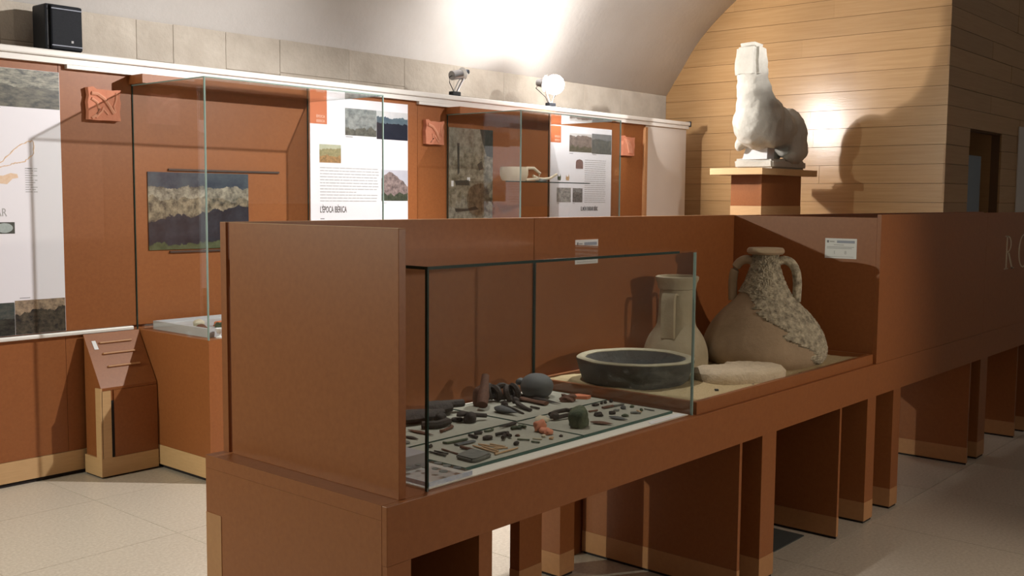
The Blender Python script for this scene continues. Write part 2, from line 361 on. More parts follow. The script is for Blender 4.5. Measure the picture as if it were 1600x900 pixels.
# end wall faced with horizontal boards
mat('plank_gap', (0.16, 0.085, 0.04), rough=0.9)
we = box('wall_end', XE+0.012, XE+0.2, YC+0.022, 6.45, 0, 4.5, 'plank_gap'); tag(we, kind='structure')
rr = random.Random(11); BH = 0.1755
z = 1.592-BH*2
box('plank', XE, XE+0.012, YC, 6.4, 0.0, z-0.003, 'plank', we)
while z < 4.4:
    y0 = YC
    while y0 < 6.39:
        L = rr.uniform(1.1, 2.2); y1 = min(6.4, y0+L)
        if 6.4-y1 < 0.4: y1 = 6.4
        box('plank', XE+rr.uniform(-0.0025, 0.0025), XE+0.012, y0+0.0006, y1-0.0006, z+0.0016, z+BH-0.0016, 'plank', we); y0 = y1
    z += BH
# return wall with a doorway, running on from the corner
wr = boxes('wall_return', [(XE+0.013, 10.40, YC+0.02, YC+0.1, 0, 4.5), (11.40, 14, YC+0.02, YC+0.1, 0, 4.5), (10.40, 11.40, YC+0.02, YC+0.1, 2.28, 4.5)], 'plank_gap'); tag(wr, kind='structure')
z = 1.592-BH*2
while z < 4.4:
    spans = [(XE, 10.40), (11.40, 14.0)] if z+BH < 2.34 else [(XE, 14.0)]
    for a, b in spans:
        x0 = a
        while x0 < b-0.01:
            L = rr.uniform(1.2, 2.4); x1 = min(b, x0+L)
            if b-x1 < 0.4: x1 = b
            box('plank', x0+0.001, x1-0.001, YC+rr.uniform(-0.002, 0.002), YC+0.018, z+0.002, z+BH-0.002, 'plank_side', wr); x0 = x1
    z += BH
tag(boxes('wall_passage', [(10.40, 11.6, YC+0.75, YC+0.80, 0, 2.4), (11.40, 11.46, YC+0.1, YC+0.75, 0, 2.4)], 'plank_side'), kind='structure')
dr = empty('door_1', (10.9, YC+0.5, 0), kind='structure')
box('door_leaf', 10.76, 11.16, YC+0.12, YC+0.16, 0, 2.06, 'door_grey', dr); box('door_handle', 11.06, 11.10, YC+0.09, YC+0.12, 1.0, 1.12, 'steel', dr)
dt = box('trim_1', 11.96, 13.2, YC-0.012, YC-0.0025, 0, 2.40, 'white_board'); tag(dt, kind='structure')

# display wall along the stone wall: brown boards, ledge, rail
wl = box('wall_left', -3.6, 9.39, YW+0.02, YW+0.10, 0.02, 2.36, 'mdf'); tag(wl, kind='structure')
for a, b in ((-3.6, -1.2), (-1.2, 0.9), (0.9, 2.80), (2.80, 3.2375), (3.2375, 4.535), (4.535, 5.56), (5.56, 5.865), (5.865, 7.148), (7.148, 8.08), (8.08, 8.64)):
    box('panel', a+0.0015, b-0.0015, YW, YW+0.019, 0.83, 2.34, 'mdf', wl)
    box('lower_panel', a+0.001, b-0.001, YW+0.001, YW+0.019, 0.14, 0.805, 'mdf', wl)
box('end_panel', 8.642, 9.385, YW-0.004, YW+0.019, 0.14, 2.34, 'white_board', wl)
box('end_batten', 8.60, 8.64, YW-0.03, YW-0.0005, 0.14, 2.30, 'mdf_edge', wl)
bb = box('baseboard_left', -3.6, 9.385, YW-0.004, YW+0.018, 0.022, 0.138, 'beige_wood'); tag(bb, kind='structure')
tag(box('trim_2', -3.6, 9.38, YW+0.006, YW+0.06, 0.0, 0.022, 'dark_gap'), kind='structure')
led = box('trim_3', -3.6, 3.205, YW-0.028, YW-0.0005, 0.806, 0.829, 'white_metal', bev=0.006); tag(led, kind='structure')
rail = empty('trim_4', (3, YW-0.03, 2.3), kind='structure')
box('rail_top', -3.6, 9.395, YW-0.05, YW+0.02, 2.355, 2.392, 'white_metal', rail, bev=0.008)
box('rail_web', -3.6, 9.39, YW-0.032, YW-0.0005, 2.322, 2.3545, 'white_metal', rail)
for a, b in ((2.838, 4.53), (5.55, 7.15)): box('rail_lip', a, b, YW-0.03, YW-0.0005, 2.300, 2.3215, 'white_metal', rail)
box('rail_cap', 9.386, 9.40, YW-0.055, YW+0.02, 2.345, 2.40, 'black_plastic', rail)

# ================================================================== LAMPS
def rail_lamp(X, mode, label, grp='spotlights clamped on the white rail'):
    t = empty('spotlight', (X, YW-0.02, 2.392), label, 'spotlight', grp)
    y = YW-0.02
    box('clamp', X-0.045, X+0.045, y-0.025, y+0.025, 2.392, 2.425, 'black_plastic', t, bev=0.006)
    if mode == 'side':
        tube('arm', [(X+0.01, y-0.012, 2.42), (X+0.055, y-0.012, 2.49), (X+0.13, y-0.012, 2.585)], 0.008, 'steel', t)
        tube('arm', [(X+0.0, y+0.012, 2.42), (X+0.05, y+0.012, 2.50), (X+0.125, y+0.012, 2.585)], 0.008, 'white_metal', t)
        h = tube('head', [(X-0.035, y, 2.545), (X+0.06, y, 2.565)], 0.036, 'steel', t, seg=20)
        tube('reflector', [(X+0.062, y, 2.5655), (X+0.088, y, 2.571)], [0.037, 0.050], 'white_metal', h, seg=20)
        tube('bulb', [(X+0.085, y, 2.5705), (X+0.090, y, 2.5715)], 0.040, 'lamp_glow_dim', h, seg=20)
        lathe('knob', (X+0.135, y, 2.57), [(0.001, 0), (0.022, 0.006), (0.024, 0.02), (0.020, 0.034), (0.001, 0.04)], 'black_plastic', t, seg=14)
        tube('cable', [(X-0.035, y, 2.545), (X-0.062, y, 2.53), (X-0.06, y, 2.49), (X-0.03, y, 2.45), (X-0.01, y, 2.42)], 0.0035, 'black_plastic', t, seg=6)
    else:
        tube('arm', [(X-0.012, y, 2.42), (X-0.06, y, 2.50), (X-0.065, y, 2.57)], 0.008, 'white_metal', t)
        tube('arm', [(X+0.012, y, 2.42), (X+0.06, y, 2.50), (X+0.065, y, 2.57)], 0.008, 'white_metal', t)
        d = Vector(mode).normalized(); c = Vector((X, y, 2.585))
        h = tube('head', [c-d*0.13, c-d*0.07, c-d*0.045], [0.030, 0.042, 0.078], 'steel', t, seg=24)
        bm = bmesh.new(); bmesh.ops.create_uvsphere(bm, u_segments=24, v_segments=14, radius=0.085, matrix=Matrix.Translation(c+d*0.035)); obj('bulb', bm_mesh(bm, True), 'lamp_glow', h)
        tube('cable', [c-d*0.1, c-d*0.1+Vector((-0.06, 0, -0.05)), (X-0.07, y, 2.47), (X-0.03, y, 2.42)], 0.0035, 'black_plastic', t, seg=6)
    return t
l1 = rail_lamp(5.945, 'side', 'silver spotlight on a bent arm clamped to rail, turned sideways, cable hanging')
light_spot('spot_light', (6.06, YW-0.03, 2.60), (6.5, 4.9, 3.6), P_VAULT, NEUT, 170, 1.0, 0.06, l1)
l2 = rail_lamp(7.135, (0.25, -0.95, -0.15), 'glaring spotlight clamped to the white rail, shining towards the viewer')
light_spot('spot_light', (7.17, YW-0.175, 2.505), (8.8, 4.35, 2.35), P_STATUE, NEUT, 95, 0.5, 0.03, l2)
pl = bpy.data.lights.new('globe_light', 'POINT'); pl.energy = 44; pl.color = NEUT; pl.shadow_soft_size = 0.05
po = bpy.data.objects.new('globe_light', pl); col.objects.link(po); po.parent = l2; po.location = Vector((7.16, YW-0.165, 2.60))-wloc(l2)
l3 = rail_lamp(-1.5, (0.72, -0.65, -0.25), 'spotlight on the white rail far left of the loudspeaker, aimed at the counter')
light_spot('spot_light', (-1.40, YW-0.14, 2.57), (2.2, 2.5, 1.0), P_LEFT, (0.98, 1.0, 0.82), 105, 0.7, 0.03, l3)
def hanging_lamp(x, y, z, target, power, color, size, label, mount=None):
    zt = 4.38 if y > 0 else 3.9
    t = empty('hanging_spotlight', (x, y, z), label, 'spotlight', 'spotlights hung from the vault')
    d = (Vector(target)-Vector((x, y, z))).normalized(); c = Vector((x, y, z))
    tube('stem', [c-d*0.1, Vector((x, y, z+0.18)), Vector((x, y, zt))] if mount is None else [c-d*0.1, Vector(mount)], 0.009, 'steel', t)
    h = tube('head', [c-d*0.16, c-d*0.04, c], [0.04, 0.05, 0.07], 'steel', t, seg=20)
    tube('bulb', [c+d*0.001, c+d*0.005], 0.06, 'lamp_glow_dim', h, seg=20)
    light_spot('spot_light', c+d*0.03, target, power, color, size, 0.6, 0.03, t)
hanging_lamp(5.07, 2.73, 3.28, (3.0, 5.757, 0.25), P_KEY, NEUT, 96, 'steel spotlight hanging from the vault, aimed at the posters')
hanging_lamp(8.0, 2.6, 3.4, (8.05, 5.0, 3.8), P_UP_FILL, NEUT, 84, 'added fill spotlight hanging from the vault, turned up at the plaster')  # unseen lamp added to bounce soft light off the vault
hanging_lamp(6.75, 2.85, 3.4, (6.9, 5.757, 1.35), P_RIGHT, NEUT, 84, 'steel spotlight hanging from the vault, aimed at the jug showcase')
hanging_lamp(2.9, 2.74, 3.3, (2.95, 2.45, 0.8), P_TOP_FILL, NEUT, 64, 'added fill spotlight hanging straight above the glass case')  # unseen lamp added to brighten the mats and finds
hanging_lamp(4.7, -0.95, 1.75, (3.5, 2.0, 0.75), P_FRONT_FILL, WARM, 90, 'added fill spotlight on an arm from the plaster wall, aimed at the long counter', (4.7, -1.24, 1.75))  # unseen lamp added as fill for the counter front

# ================================================================== WALL SHOWCASES
def glass_pane(parent, x0, x1, y0, y1, z0, z1, edges, em='glass_edge_pale', w=0.004):
    g = box('glass_pane', x0, x1, y0, y1, z0, z1, 'glass', parent)
    for e in edges: box('glass_edge', *e, em, g)
    return g
def wall_case(x0, x1, ye, label, w=0.006):
    t = empty('wall_showcase', ((x0+x1)/2, (ye+YW)/2, 0), label, 'showcase', 'glass showcases standing against the display wall')
    zt = 2.244; zb = 0.806
    box('cabinet', x0, x1, ye, YW-0.006, 0.14, zb, 'mdf', t)
    box('base_strip', x0-0.001, x1+0.001, ye-0.001, YW-0.006, 0.024, 0.139, 'beige_wood', t)
    box('plinth', x0+0.02, x1-0.02, ye+0.02, YW-0.006, 0.0, 0.0235, 'dark_gap', t)
    box('header', x0-0.02, x1+0.01, YW-0.16, YW-0.001, zt+0.003, 2.298, 'mdf', t)
    e = 0.0035
    glass_pane(t, x0, x1, ye, ye+w, zb, zt, [(x0-e, x0+e, ye-e, ye+w, zb, zt), (x1-e, x1+e, ye-e, ye+w, zb, zt)])
    glass_pane(t, x0, x0+w, ye+w, YW-0.001, zb, zt, [(x0-0.001, x0+w, YW-0.006, YW-0.001, zb, zt)], 'glass_edge_dark')
    glass_pane(t, x1-w, x1, ye+w, YW-0.001, zb, zt, [(x1-w, x1+0.001, YW-0.006, YW-0.001, zb, zt)], 'glass_edge_dark')
    glass_pane(t, x0, x1, ye, YW-0.001, zt-w, zt, [(x0, x1, ye-0.002, ye+0.001, zt-w, zt+0.001), (x0-0.001, x0+0.002, ye, YW, zt-w, zt+0.001), (x1-0.002, x1+0.001, ye, YW, zt-w, zt+0.001)])
    return t
c1 = wall_case(3.2375, 4.527, 5.0, 'tall glass showcase with a photograph inside, on a brown cabinet beside the sloping stand')
for (a, b, zz) in ((3.463, 4.279, 1.758), (3.463, 4.279, 1.258)): box('shelf_rail', a, b, YW-0.012, YW-0.001, zz-0.006, zz+0.006, 'dark_line', c1)
c2 = wall_case(5.877, 7.14, 5.0, 'tall glass showcase holding a pale jug, below the glaring spotlight')
sh = box('glass_shelf', 6.03, 7.10, 5.28, YW-0.01, 1.726, 1.734, 'glass', c2)
box('glass_edge', 6.03, 7.10, 5.276, 5.28, 1.726, 1.734, 'glass_edge_dark', sh)
tag(box('photo_print', 3.325, 4.035, YW-0.008, YW-0.0005, 1.272, 1.742, 'photo_hilltop'), 'aerial photograph of a rocky hilltop hung inside the left showcase', 'photograph')
dg = tag(box('photo_print', 5.892, 6.405, YW-0.008, YW-0.0005, 0.95, 2.15, 'photo_dig'), 'tall narrow photograph of an excavated trench inside the right showcase', 'photograph')
yq = YW-0.0081
for m_, P in (('photo_disc', [(6.25, 2.15), (6.405, 2.15), (6.405, 1.93), (6.33, 1.94), (6.28, 2.05)]), ('photo_disc', [(5.985, 2.03), (6.01, 2.03), (6.012, 1.80), (5.99, 1.78)]), ('photo_disc', [(5.96, 1.735), (6.12, 1.745), (6.13, 1.70), (5.97, 1.70)]),
              ('photo_disc', [(5.96, 1.52), (6.10, 1.515), (6.20, 1.535), (6.24, 1.51), (6.08, 1.495), (5.97, 1.49)]), ('photo_disc', [(6.22, 1.87), (6.27, 1.90), (6.29, 1.84), (6.24, 1.82)]), ('card_white', [(6.10, 1.765), (6.135, 1.765), (6.135, 1.735), (6.10, 1.735)]), ('card_white', [(5.92, 1.735), (5.945, 1.735), (5.945, 1.69), (5.92, 1.69)])):
    prism('printed_shape', [(x, yq, z) for x, z in P], (0, -0.0006, 0), m_, dg)

# things on the shelf of the right showcase
jx, jy, jz = 6.29, 5.42, 1.7345
jug = empty('jug', (jx, jy, jz), 'pale clay jug with a loop handle on the glass shelf', 'jug')
lathe('body', (jx, jy, jz), [(0.085, 0.0), (0.100, 0.015), (0.112, 0.05), (0.112, 0.09), (0.106, 0.112), (0.100, 0.110), (0.098, 0.06), (0.08, 0.02)], 'pale_pot', jug, seg=32)
tube('handle', [(jx+0.09, jy-0.05, jz+0.105), (jx+0.15, jy-0.08, jz+0.105), (jx+0.20, jy-0.10, jz+0.065), (jx+0.19, jy-0.095, jz+0.022), (jx+0.09, jy-0.05, jz+0.012)], 0.012, 'pale_pot', jug)
tl = empty('vessel_handle', (6.62, 5.39, jz), 'pale curved handle of a broken vessel on the glass shelf beside the jug', 'pottery')
tube('handle', [(6.50, 5.40, jz+0.048), (6.55, 5.39, jz+0.030), (6.62, 5.39, jz+0.024), (6.70, 5.38, jz+0.032), (6.77, 5.37, jz+0.065)], 0.010, 'pale_pot', tl)
bm = bmesh.new(); add_blob(bm, (6.60, 5.40, jz+0.0115), (0.07, 0.04, 0.02), 0.2, 5); obj('stub', bm_mesh(bm, True), 'lead_grey', tl)

# ------------------------------------------------------------------ finds in the left showcase
ft = empty('finds_tray', (3.9, 5.38, 0.806), 'shallow grey display tray on the floor of the left showcase', 'tray')
tx0, tx1, ty0, ty1, tz = 3.30, 4.40, 5.10, 5.68, 0.806
box('bottom', tx0, tx1, ty0, ty1, tz, tz+0.03, 'tray_grey', ft)
for b in ((tx0, tx1, ty0, ty0+0.02), (tx0, tx1, ty1-0.02, ty1), (tx0, tx0+0.02, ty0+0.02, ty1-0.02), (tx1-0.02, tx1, ty0+0.02, ty1-0.02)): box('rim', *b, tz+0.03, tz+0.05, 'tray_grey', ft)
for k, (x, y, r, m, lab) in enumerate([(3.42, 5.30, 0.035, 'rust', 'small dark sherd nearest the left edge of the grey tray'), (3.48, 5.42, 0.05, 'pale_sherd', 'pale sherd lying left in the grey tray'), (3.55, 5.28, 0.045, 'bronze_green', 'dull greenish sherd in front in the grey tray'),
        (3.60, 5.36, 0.045, 'sherd_red', 'red sherd in the middle of the grey tray'), (3.66, 5.26, 0.055, 'bone', 'rounded tan sherd in the grey tray by the glass corner'), (3.70, 5.40, 0.05, 'pale_sherd', 'pale sherd at the back of the grey tray'), (3.80, 5.30, 0.05, 'terracotta', 'brown red sherd right of the glass corner in the grey tray'), (3.86, 5.44, 0.05, 'limestone', 'cream sherd at the right of the grey tray')]):
    x -= 0.075; y -= 0.06
    bm = bmesh.new(); add_blob(bm, (x, y, tz+0.03+0.55*r*0.5), (r, r*0.75, r*0.5), k, k+20, 0.3); tag(obj('potsherd', bm_mesh(bm, True), m), lab, 'potsherd', 'sherds in the grey tray')
cup = empty('white_cup', (3.345, 5.055, 0.806), 'small white cup stand in front of the grey tray at the glass corner', 'cup')
lathe('foot', (3.345, 5.055, 0.806), [(0.022, 0), (0.022, 0.006), (0.006, 0.012), (0.005, 0.02)], 'card_white', cup, seg=16); lathe('bowl', (3.345, 5.055, 0.826), [(0.006, 0), (0.02, 0.012), (0.024, 0.035), (0.02, 0.034), (0.012, 0.012)], 'card_white', cup, seg=16)
bt = empty('glass_bottle', (4.02, 5.5, 0.856), 'dark upright bottle in the left showcase beside the brown partition', 'bottle'); bt.location = (4.02, 5.50, 0.836); WL[bt.name] = Vector(bt.location)
lathe('body', (4.02, 5.50, 0.836), [(0.05, 0), (0.055, 0.02), (0.052, 0.13), (0.045, 0.15)], 'pot_grey', bt, seg=18); lathe('neck', (4.02, 5.50, 0.986), [(0.045, 0), (0.035, 0.01), (0.04, 0.03), (0.03, 0.03)], 'bronze_green', bt, seg=18)

# ================================================================== POSTERS
PY = YW-0.006
def flat(name, x0, x1, z0, z1, m, parent, d=0.0008, y=None):
    y = PY if y is None else y
    return box(name, x0, x1, y-d, y-0.0001, z0, z1, m, parent)
def lines(parent, x0, x1, z0, z1, n, h=0.005, m='print_midgrey', seed=1, short=()):
    r = random.Random(seed); L = []
    for i in range(n):
        zz = z1-(z1-z0)*i/max(1, n-1); e = x1-r.uniform(0, 0.03)*(x1-x0)
        if i in short: e = x0+(x1-x0)*0.6
        x = x0
        while x < e-0.01:
            w = r.uniform(0.018, 0.06); L.append((x, min(x+w, e), PY-0.0008, PY-0.0001, zz-h/2, zz+h/2)); x += w+0.006
    return boxes('text_block', L, m, parent)
def poster(x0, x1, z0, z1, label):
    t = empty('exhibition_poster', ((x0+x1)/2, PY, z0), label, 'poster', 'posters along the display wall')
    box('board', x0, x1, PY, YW-0.0003, z0, z1, 'poster_white', t); return t
p1 = poster(2.0, 2.802, 0.835, 2.275, 'white poster with a map outline at the far left of the wall')
flat('photo', 2.0, 2.80, 2.07, 2.274, 'photo_shrubs', p1); flat('photo', 2.52, 2.80, 0.836, 1.023, 'photo_ruins', p1); flat('photo', 2.0, 2.518, 0.836, 1.015, 'photo_dark_site', p1)
lines(p1, 2.598, 2.665, 1.615, 1.742, 11, 0.004, 'print_midgrey', 3, (2, 4, 7)); lines(p1, 2.61, 2.64, 1.742, 1.742, 1, 0.004, 'print_midgrey', 4)
text('title', 'ULAR', 0.062, 'print_midgrey', p1, (2.375, PY-0.0002, 1.483), sx=0.78)
th = flat('photo', 2.40, 2.533, 1.389, 1.451, 'photo_disc', p1)
bm = bmesh.new(); add_prism(bm, [(2.478+0.045*math.cos(a), PY-0.0009, 1.42+0.026*math.sin(a)) for a in (2*PI*k/24 for k in range(24))], (0, -0.0006, 0)); obj('printed_disc', bm_mesh(bm), 'print_disc', th)
flat('caption', 2.45, 2.478, 2.062, 2.065, 'print_grey', p1); flat('caption', 2.548, 2.605, 1.034, 1.037, 'print_grey', p1)
# map outline (thin tan line and a tan patch)
mo = [(2.45, 1.75), (2.49, 1.79), (2.53, 1.83), (2.58, 1.87), (2.615, 1.885), (2.645, 1.895), (2.652, 1.86), (2.648, 1.825), (2.625, 1.80), (2.59, 1.775), (2.555, 1.772), (2.52, 1.76), (2.49, 1.752), (2.45, 1.735)]
r9 = random.Random(9); mo2 = []
for a, b in zip(mo, mo[1:]):
    for k in range(4): mo2.append((a[0]+(b[0]-a[0])*k/4+r9.uniform(-0.003, 0.003), a[1]+(b[1]-a[1])*k/4+r9.uniform(-0.003, 0.003)))
tube('map_outline', [(x, PY-0.0006, zz) for x, zz in mo2], [r9.uniform(0.0015, 0.004) for _ in mo2], 'print_tan', p1, seg=6, flat=1.0)
prism('map_patch', [(2.45, PY-0.0001, 1.66), (2.50, PY-0.0001, 1.655), (2.53, PY-0.0001, 1.685), (2.56, PY-0.0001, 1.69), (2.555, PY-0.0001, 1.71), (2.52, PY-0.0001, 1.715), (2.48, PY-0.0001, 1.70), (2.45, PY-0.0001, 1.70)], (0, -0.0008, 0), 'print_tan', p1)

p2 = poster(4.541, 5.455, 0.84, 2.29, 'white poster titled in black capitals, between the two glass showcases')
flat('title_block', 4.541, 4.688, 2.10, 2.285, 'print_orange', p2, 0.0006)
text('block_text', 'ÈPOCA', 0.026, 'print_pink', p2, (4.595, PY-0.0008, 2.143), sx=0.9, depth=0.0004); text('block_text', 'IBÈRICA', 0.026, 'print_pink', p2, (4.595, PY-0.0008, 2.112), sx=0.8, depth=0.0004)
flat('photo', 4.85, 5.143, 2.035, 2.225, 'photo_rockface', p2); flat('photo', 5.145, 5.453, 2.022, 2.225, 'photo_valley', p2)
flat('photo', 4.62, 4.811, 1.837, 1.963, 'photo_reconstruction', p2); flat('photo', 5.19, 5.453, 1.575, 1.802, 'photo_mountain', p2)
lines(p2, 4.624, 5.165, 1.572, 1.802, 12, 0.006, 'print_midgrey', 5, (8,))
text('title', "L'ÈPOCA IBÈRICA", 0.062, 'print_black', p2, (4.621, PY-0.0002, 1.492), sx=0.50, bold=0.0006)
flat('caption', 4.625, 4.66, 1.446, 1.452, 'print_grey', p2); flat('caption', 4.855, 4.92, 2.022, 2.027, 'print_grey', p2); flat('caption', 5.20, 5.24, 1.558, 1.562, 'print_grey', p2)

p3 = poster(7.156, 8.07, 0.84, 2.245, 'white poster with a text column, right of the jug showcase')
flat('title_block', 7.158, 7.305, 2.092, 2.236, 'print_orange', p3, 0.0006)
text('block_text', 'ÈPOCA', 0.026, 'print_pink', p3, (7.215, PY-0.0008, 2.135), sx=0.9, depth=0.0004); text('block_text', 'IBÈRICA', 0.026, 'print_pink', p3, (7.215, PY-0.0008, 2.104), sx=0.8, depth=0.0004)
flat('photo', 7.425, 7.758, 2.02, 2.185, 'photo_two_hills', p3); flat('photo', 7.76, 8.066, 2.013, 2.195, 'photo_green_hill', p3)
pa = [(7.523, 1.871), (7.63, 1.871), (7.63, 1.93), (7.615, 1.948), (7.577, 1.956), (7.538, 1.948), (7.523, 1.93)]
prism('photo', [(x, PY-0.0001, zz) for x, zz in pa], (0, -0.0008, 0), 'photo_stele', p3)
flat('photo', 7.251, 7.456, 1.57, 1.698, 'photo_burial', p3); flat('photo', 7.482, 7.627, 1.57, 1.696, 'photo_grave', p3)
lines(p3, 7.657, 7.983, 1.571, 1.952, 21, 0.006, 'print_midgrey', 8)
text('title', 'EL MÓN FUNERARI IBÈRIC', 0.052, 'print_black', p3, (7.605, PY-0.0002, 1.494), sx=0.43, bold=0.0006)
for (x, m) in ((7.286, 'bronze_green'), (7.405, 'bone')):
    prism('printed_vessel', [(x-0.022, PY-0.0001, 1.765), (x+0.018, PY-0.0001, 1.762), (x+0.026, PY-0.0001, 1.79), (x+0.016, PY-0.0001, 1.82), (x+0.012, PY-0.0001, 1.80), (x-0.01, PY-0.0001, 1.795), (x-0.02, PY-0.0001, 1.81), (x-0.026, PY-0.0001, 1.785)], (0, -0.0008, 0), m, p3)
for (a, b) in ((7.43, 7.48), (7.77, 7.83)): flat('caption', a, b, 2.003, 2.007, 'print_grey', p3)
for (a, b) in ((7.255, 7.29), (7.485, 7.515)): flat('caption', a, b, 1.558, 1.561, 'print_grey', p3)

# ================================================================== TERRACOTTA RELIEF TILES
def relief(x, z, label, kind):
    t = empty('relief_tile', (x, YW, z-0.092), label, 'relief tile', 'terracotta reliefs on the display wall'); h = 0.092
    r = random.Random(kind); P = []
    side = [(-1, -1), (-0.4, -1), (0.3, -0.98), (1, -1), (0.97, -0.4), (1.02, 0.1), (0.96, 0.5), (1.05, 0.95), (0.5, 0.86), (0, 0.92), (-0.45, 0.9), (-0.7, 1.04), (-1.0, 0.98), (-0.93, 0.5), (-1.03, 0.1), (-0.98, -0.5)]
    for a, b in side: P.append((x+a*h*1.05+r.uniform(-0.002, 0.002), YW-0.001, z+b*h+r.uniform(-0.002, 0.002)))
    bm = bmesh.new(); add_prism(bm, P, (0, -0.035, 0)); obj('slab', bm_mesh(bm), 'terracotta', t)
    yy = YW-0.036
    def arc(pts, rr=0.008): tube('relief_band', [(x+a*h, yy, z+b*h) for a, b in pts], rr, 'terracotta_light', t, seg=8)
    if kind == 1:
        arc([(-0.85, 0.62), (-0.45, 0.60), (-0.05, 0.35), (0.3, -0.1), (0.6, -0.55)], 0.012); arc([(-0.85, 0.30), (-0.5, 0.1), (-0.35, -0.3), (-0.55, -0.7), (-0.85, -0.9)], 0.009)
        arc([(0.8, 0.75), (0.75, 0.3), (0.6, -0.1), (0.7, -0.5)], 0.007); arc([(-0.1, -0.2), (-0.2, -0.45), (-0.6, -0.85)], 0.007); arc([(-0.15, -0.25), (0.1, -0.5), (0.2, -0.62)], 0.006)
    elif kind == 2:
        arc([(-0.85, 0.62), (-0.3, 0.45), (0.1, 0.05), (0.5, -0.6)], 0.013); arc([(-0.3, -0.1), (-0.2, -0.5), (-0.5, -0.85)], 0.008); arc([(-0.15, -0.2), (0.15, -0.5), (0.4, -0.8)], 0.008); arc([(0.8, 0.7), (0.7, 0.2), (0.8, -0.3)], 0.007)
    else:
        for k in range(4): arc([(-0.8+0.25*k, 0.7-0.05*k), (-0.3+0.25*k, 0.2-0.1*k), (0.0+0.2*k, -0.7)], 0.007)
relief(3.05, 2.118, 'terracotta relief tile with crossing bands, beside the far left poster', 1)
relief(5.712, 2.098, 'terracotta relief tile with one thick diagonal band, between the showcases', 2)
relief(8.31, 2.105, 'terracotta relief tile with slanting ridges, right of the jug showcase', 3)

# ================================================================== LOUDSPEAKER
sp = empty('loudspeaker', (2.95, 6.05, 2.42), 'black box loudspeaker on the stone wall above the white rail', 'loudspeaker')
box('cabinet', 2.845, 3.06, 5.985, 6.15, 2.425, 2.69, 'black_plastic', sp, bev=0.012)
g = box('grille', 2.87, 3.055, 5.965, 5.986, 2.432, 2.684, 'grille_black', sp, bev=0.008)
box('trim_line', 2.872, 3.053, 5.962, 5.9655, 2.452, 2.457, 'print_bluegrey', g); box('trim_line', 2.872, 3.053, 5.962, 5.9655, 2.660, 2.665, 'print_bluegrey', g)
box('badge', 2.985, 2.998, 5.961, 5.9655, 2.475, 2.488, 'print_midgrey', g)
box('bracket', 2.92, 2.98, 6.15, YS+0.01, 2.52, 2.58, 'black_plastic', sp)

# ================================================================== SLOPING STAND
ks = empty('sloping_stand', (3.06, 5.64, 0), 'low brown stand with a sloping top and three wooden rods', 'stand')
kx0, kx1, ky = 2.888, 3.232, 5.54
prism('body', [(kx0+0.004, ky+0.004, 0.10), (kx0+0.004, YW-0.03, 0.10), (kx0+0.004, YW-0.03, 0.785), (kx0+0.004, ky+0.004, 0.498)], (kx1-kx0-0.008, 0, 0), 'mdf', ks)
prism('sloping_top', [(kx0, ky, 0.500), (kx0, YW-0.03, 0.79), (kx0, YW-0.03, 0.806), (kx0, ky, 0.516)], (kx1-kx0, 0, 0), 'mdf', ks)
box('front_panel', kx0+0.075, kx1, ky-0.004, ky+0.004, 0.115, 0.499, 'mdf', ks)
box('front_light_strip', kx0, kx0+0.055, ky-0.008, ky+0.004, 0.115, 0.499, 'beige_wood', ks)  # patch of light on the stand's front, put in as beige colour
box('side_light_strip', kx0-0.008, kx0+0.003, ky-0.008, ky+0.05, 0.115, 0.515, 'beige_wood', ks)  # the same light patch carried round the side in beige
box('slot', kx0+0.055, kx0+0.075, ky-0.001, ky+0.003, 0.115, 0.44, 'dark_gap', ks)
box('base_strip', kx0-0.008, kx1, ky-0.008, YW-0.031, 0.010, 0.1145, 'beige_wood', ks)
box('plinth', kx0, kx1, ky+0.004, YW-0.031, 0.0, 0.0098, 'dark_gap', ks)
def slope(x, f): # point on the sloping top, f 0 (front) .. 1 (wall)
    return Vector((x, ky+(YW-0.03-ky)*f, 0.516+0.29*f))
for f, a, b in ((0.80, 2.965, 3.16), (0.60, 2.965, 3.16), (0.36, 2.97, 3.165)):
    tube('rod', [slope(a, f)+Vector((0, -0.004, 0.006)), slope(b, f)+Vector((0, -0.004, 0.006))], 0.006, 'mdf_edge', ks, seg=8)
bm = bmesh.new(); q = [slope(2.925, 0.70), slope(2.95, 0.70), slope(2.945, 0.86), slope(2.922, 0.86)]; add_prism(bm, [v+Vector((0, -0.001, 0.001)) for v in q], (0, -0.0012, 0.001)); obj('sticker', bm_mesh(bm), 'card_white', ks)

# ================================================================== LONG COUNTER
CT = 0.80; XF0, YF, YB = 1.798, 1.975, 2.775; XN = 5.036; XR = 9.3
ct = empty('display_counter', (3.4, 2.38, 0), 'long brown display counter on upright panels, running across the hall', 'counter')
box('worktop', XF0, XR, YF+0.0205, YB+0.03, 0.76, CT, 'mdf', ct)
box('front_board', XF0, XR, YF, YF+0.02, 0.6395, CT, 'mdf', ct, bev=0.0015)
box('back_board', XF0+0.021, XR, YB+0.01, YB+0.03, 0.64, 0.7595, 'mdf', ct)
ep = box('end_board', XF0, XF0+0.02, YF+0.0205, YB+0.03, 0.10, 0.7595, 'mdf', ct)
box('base_strip', XF0-0.0005, XF0+0.0205, YF+0.021, YB+0.03, 0.0, 0.099, 'beige_wood', ct)
box('upright', XF0+0.001, 1.885, YF+0.001, YF+0.02, 0.0, 0.639, 'mdf', ct)
box('end_batten', XF0-0.0015, XF0-0.0002, YB-0.05, YB+0.03, 0.0, 0.62, 'mdf_edge', ct)
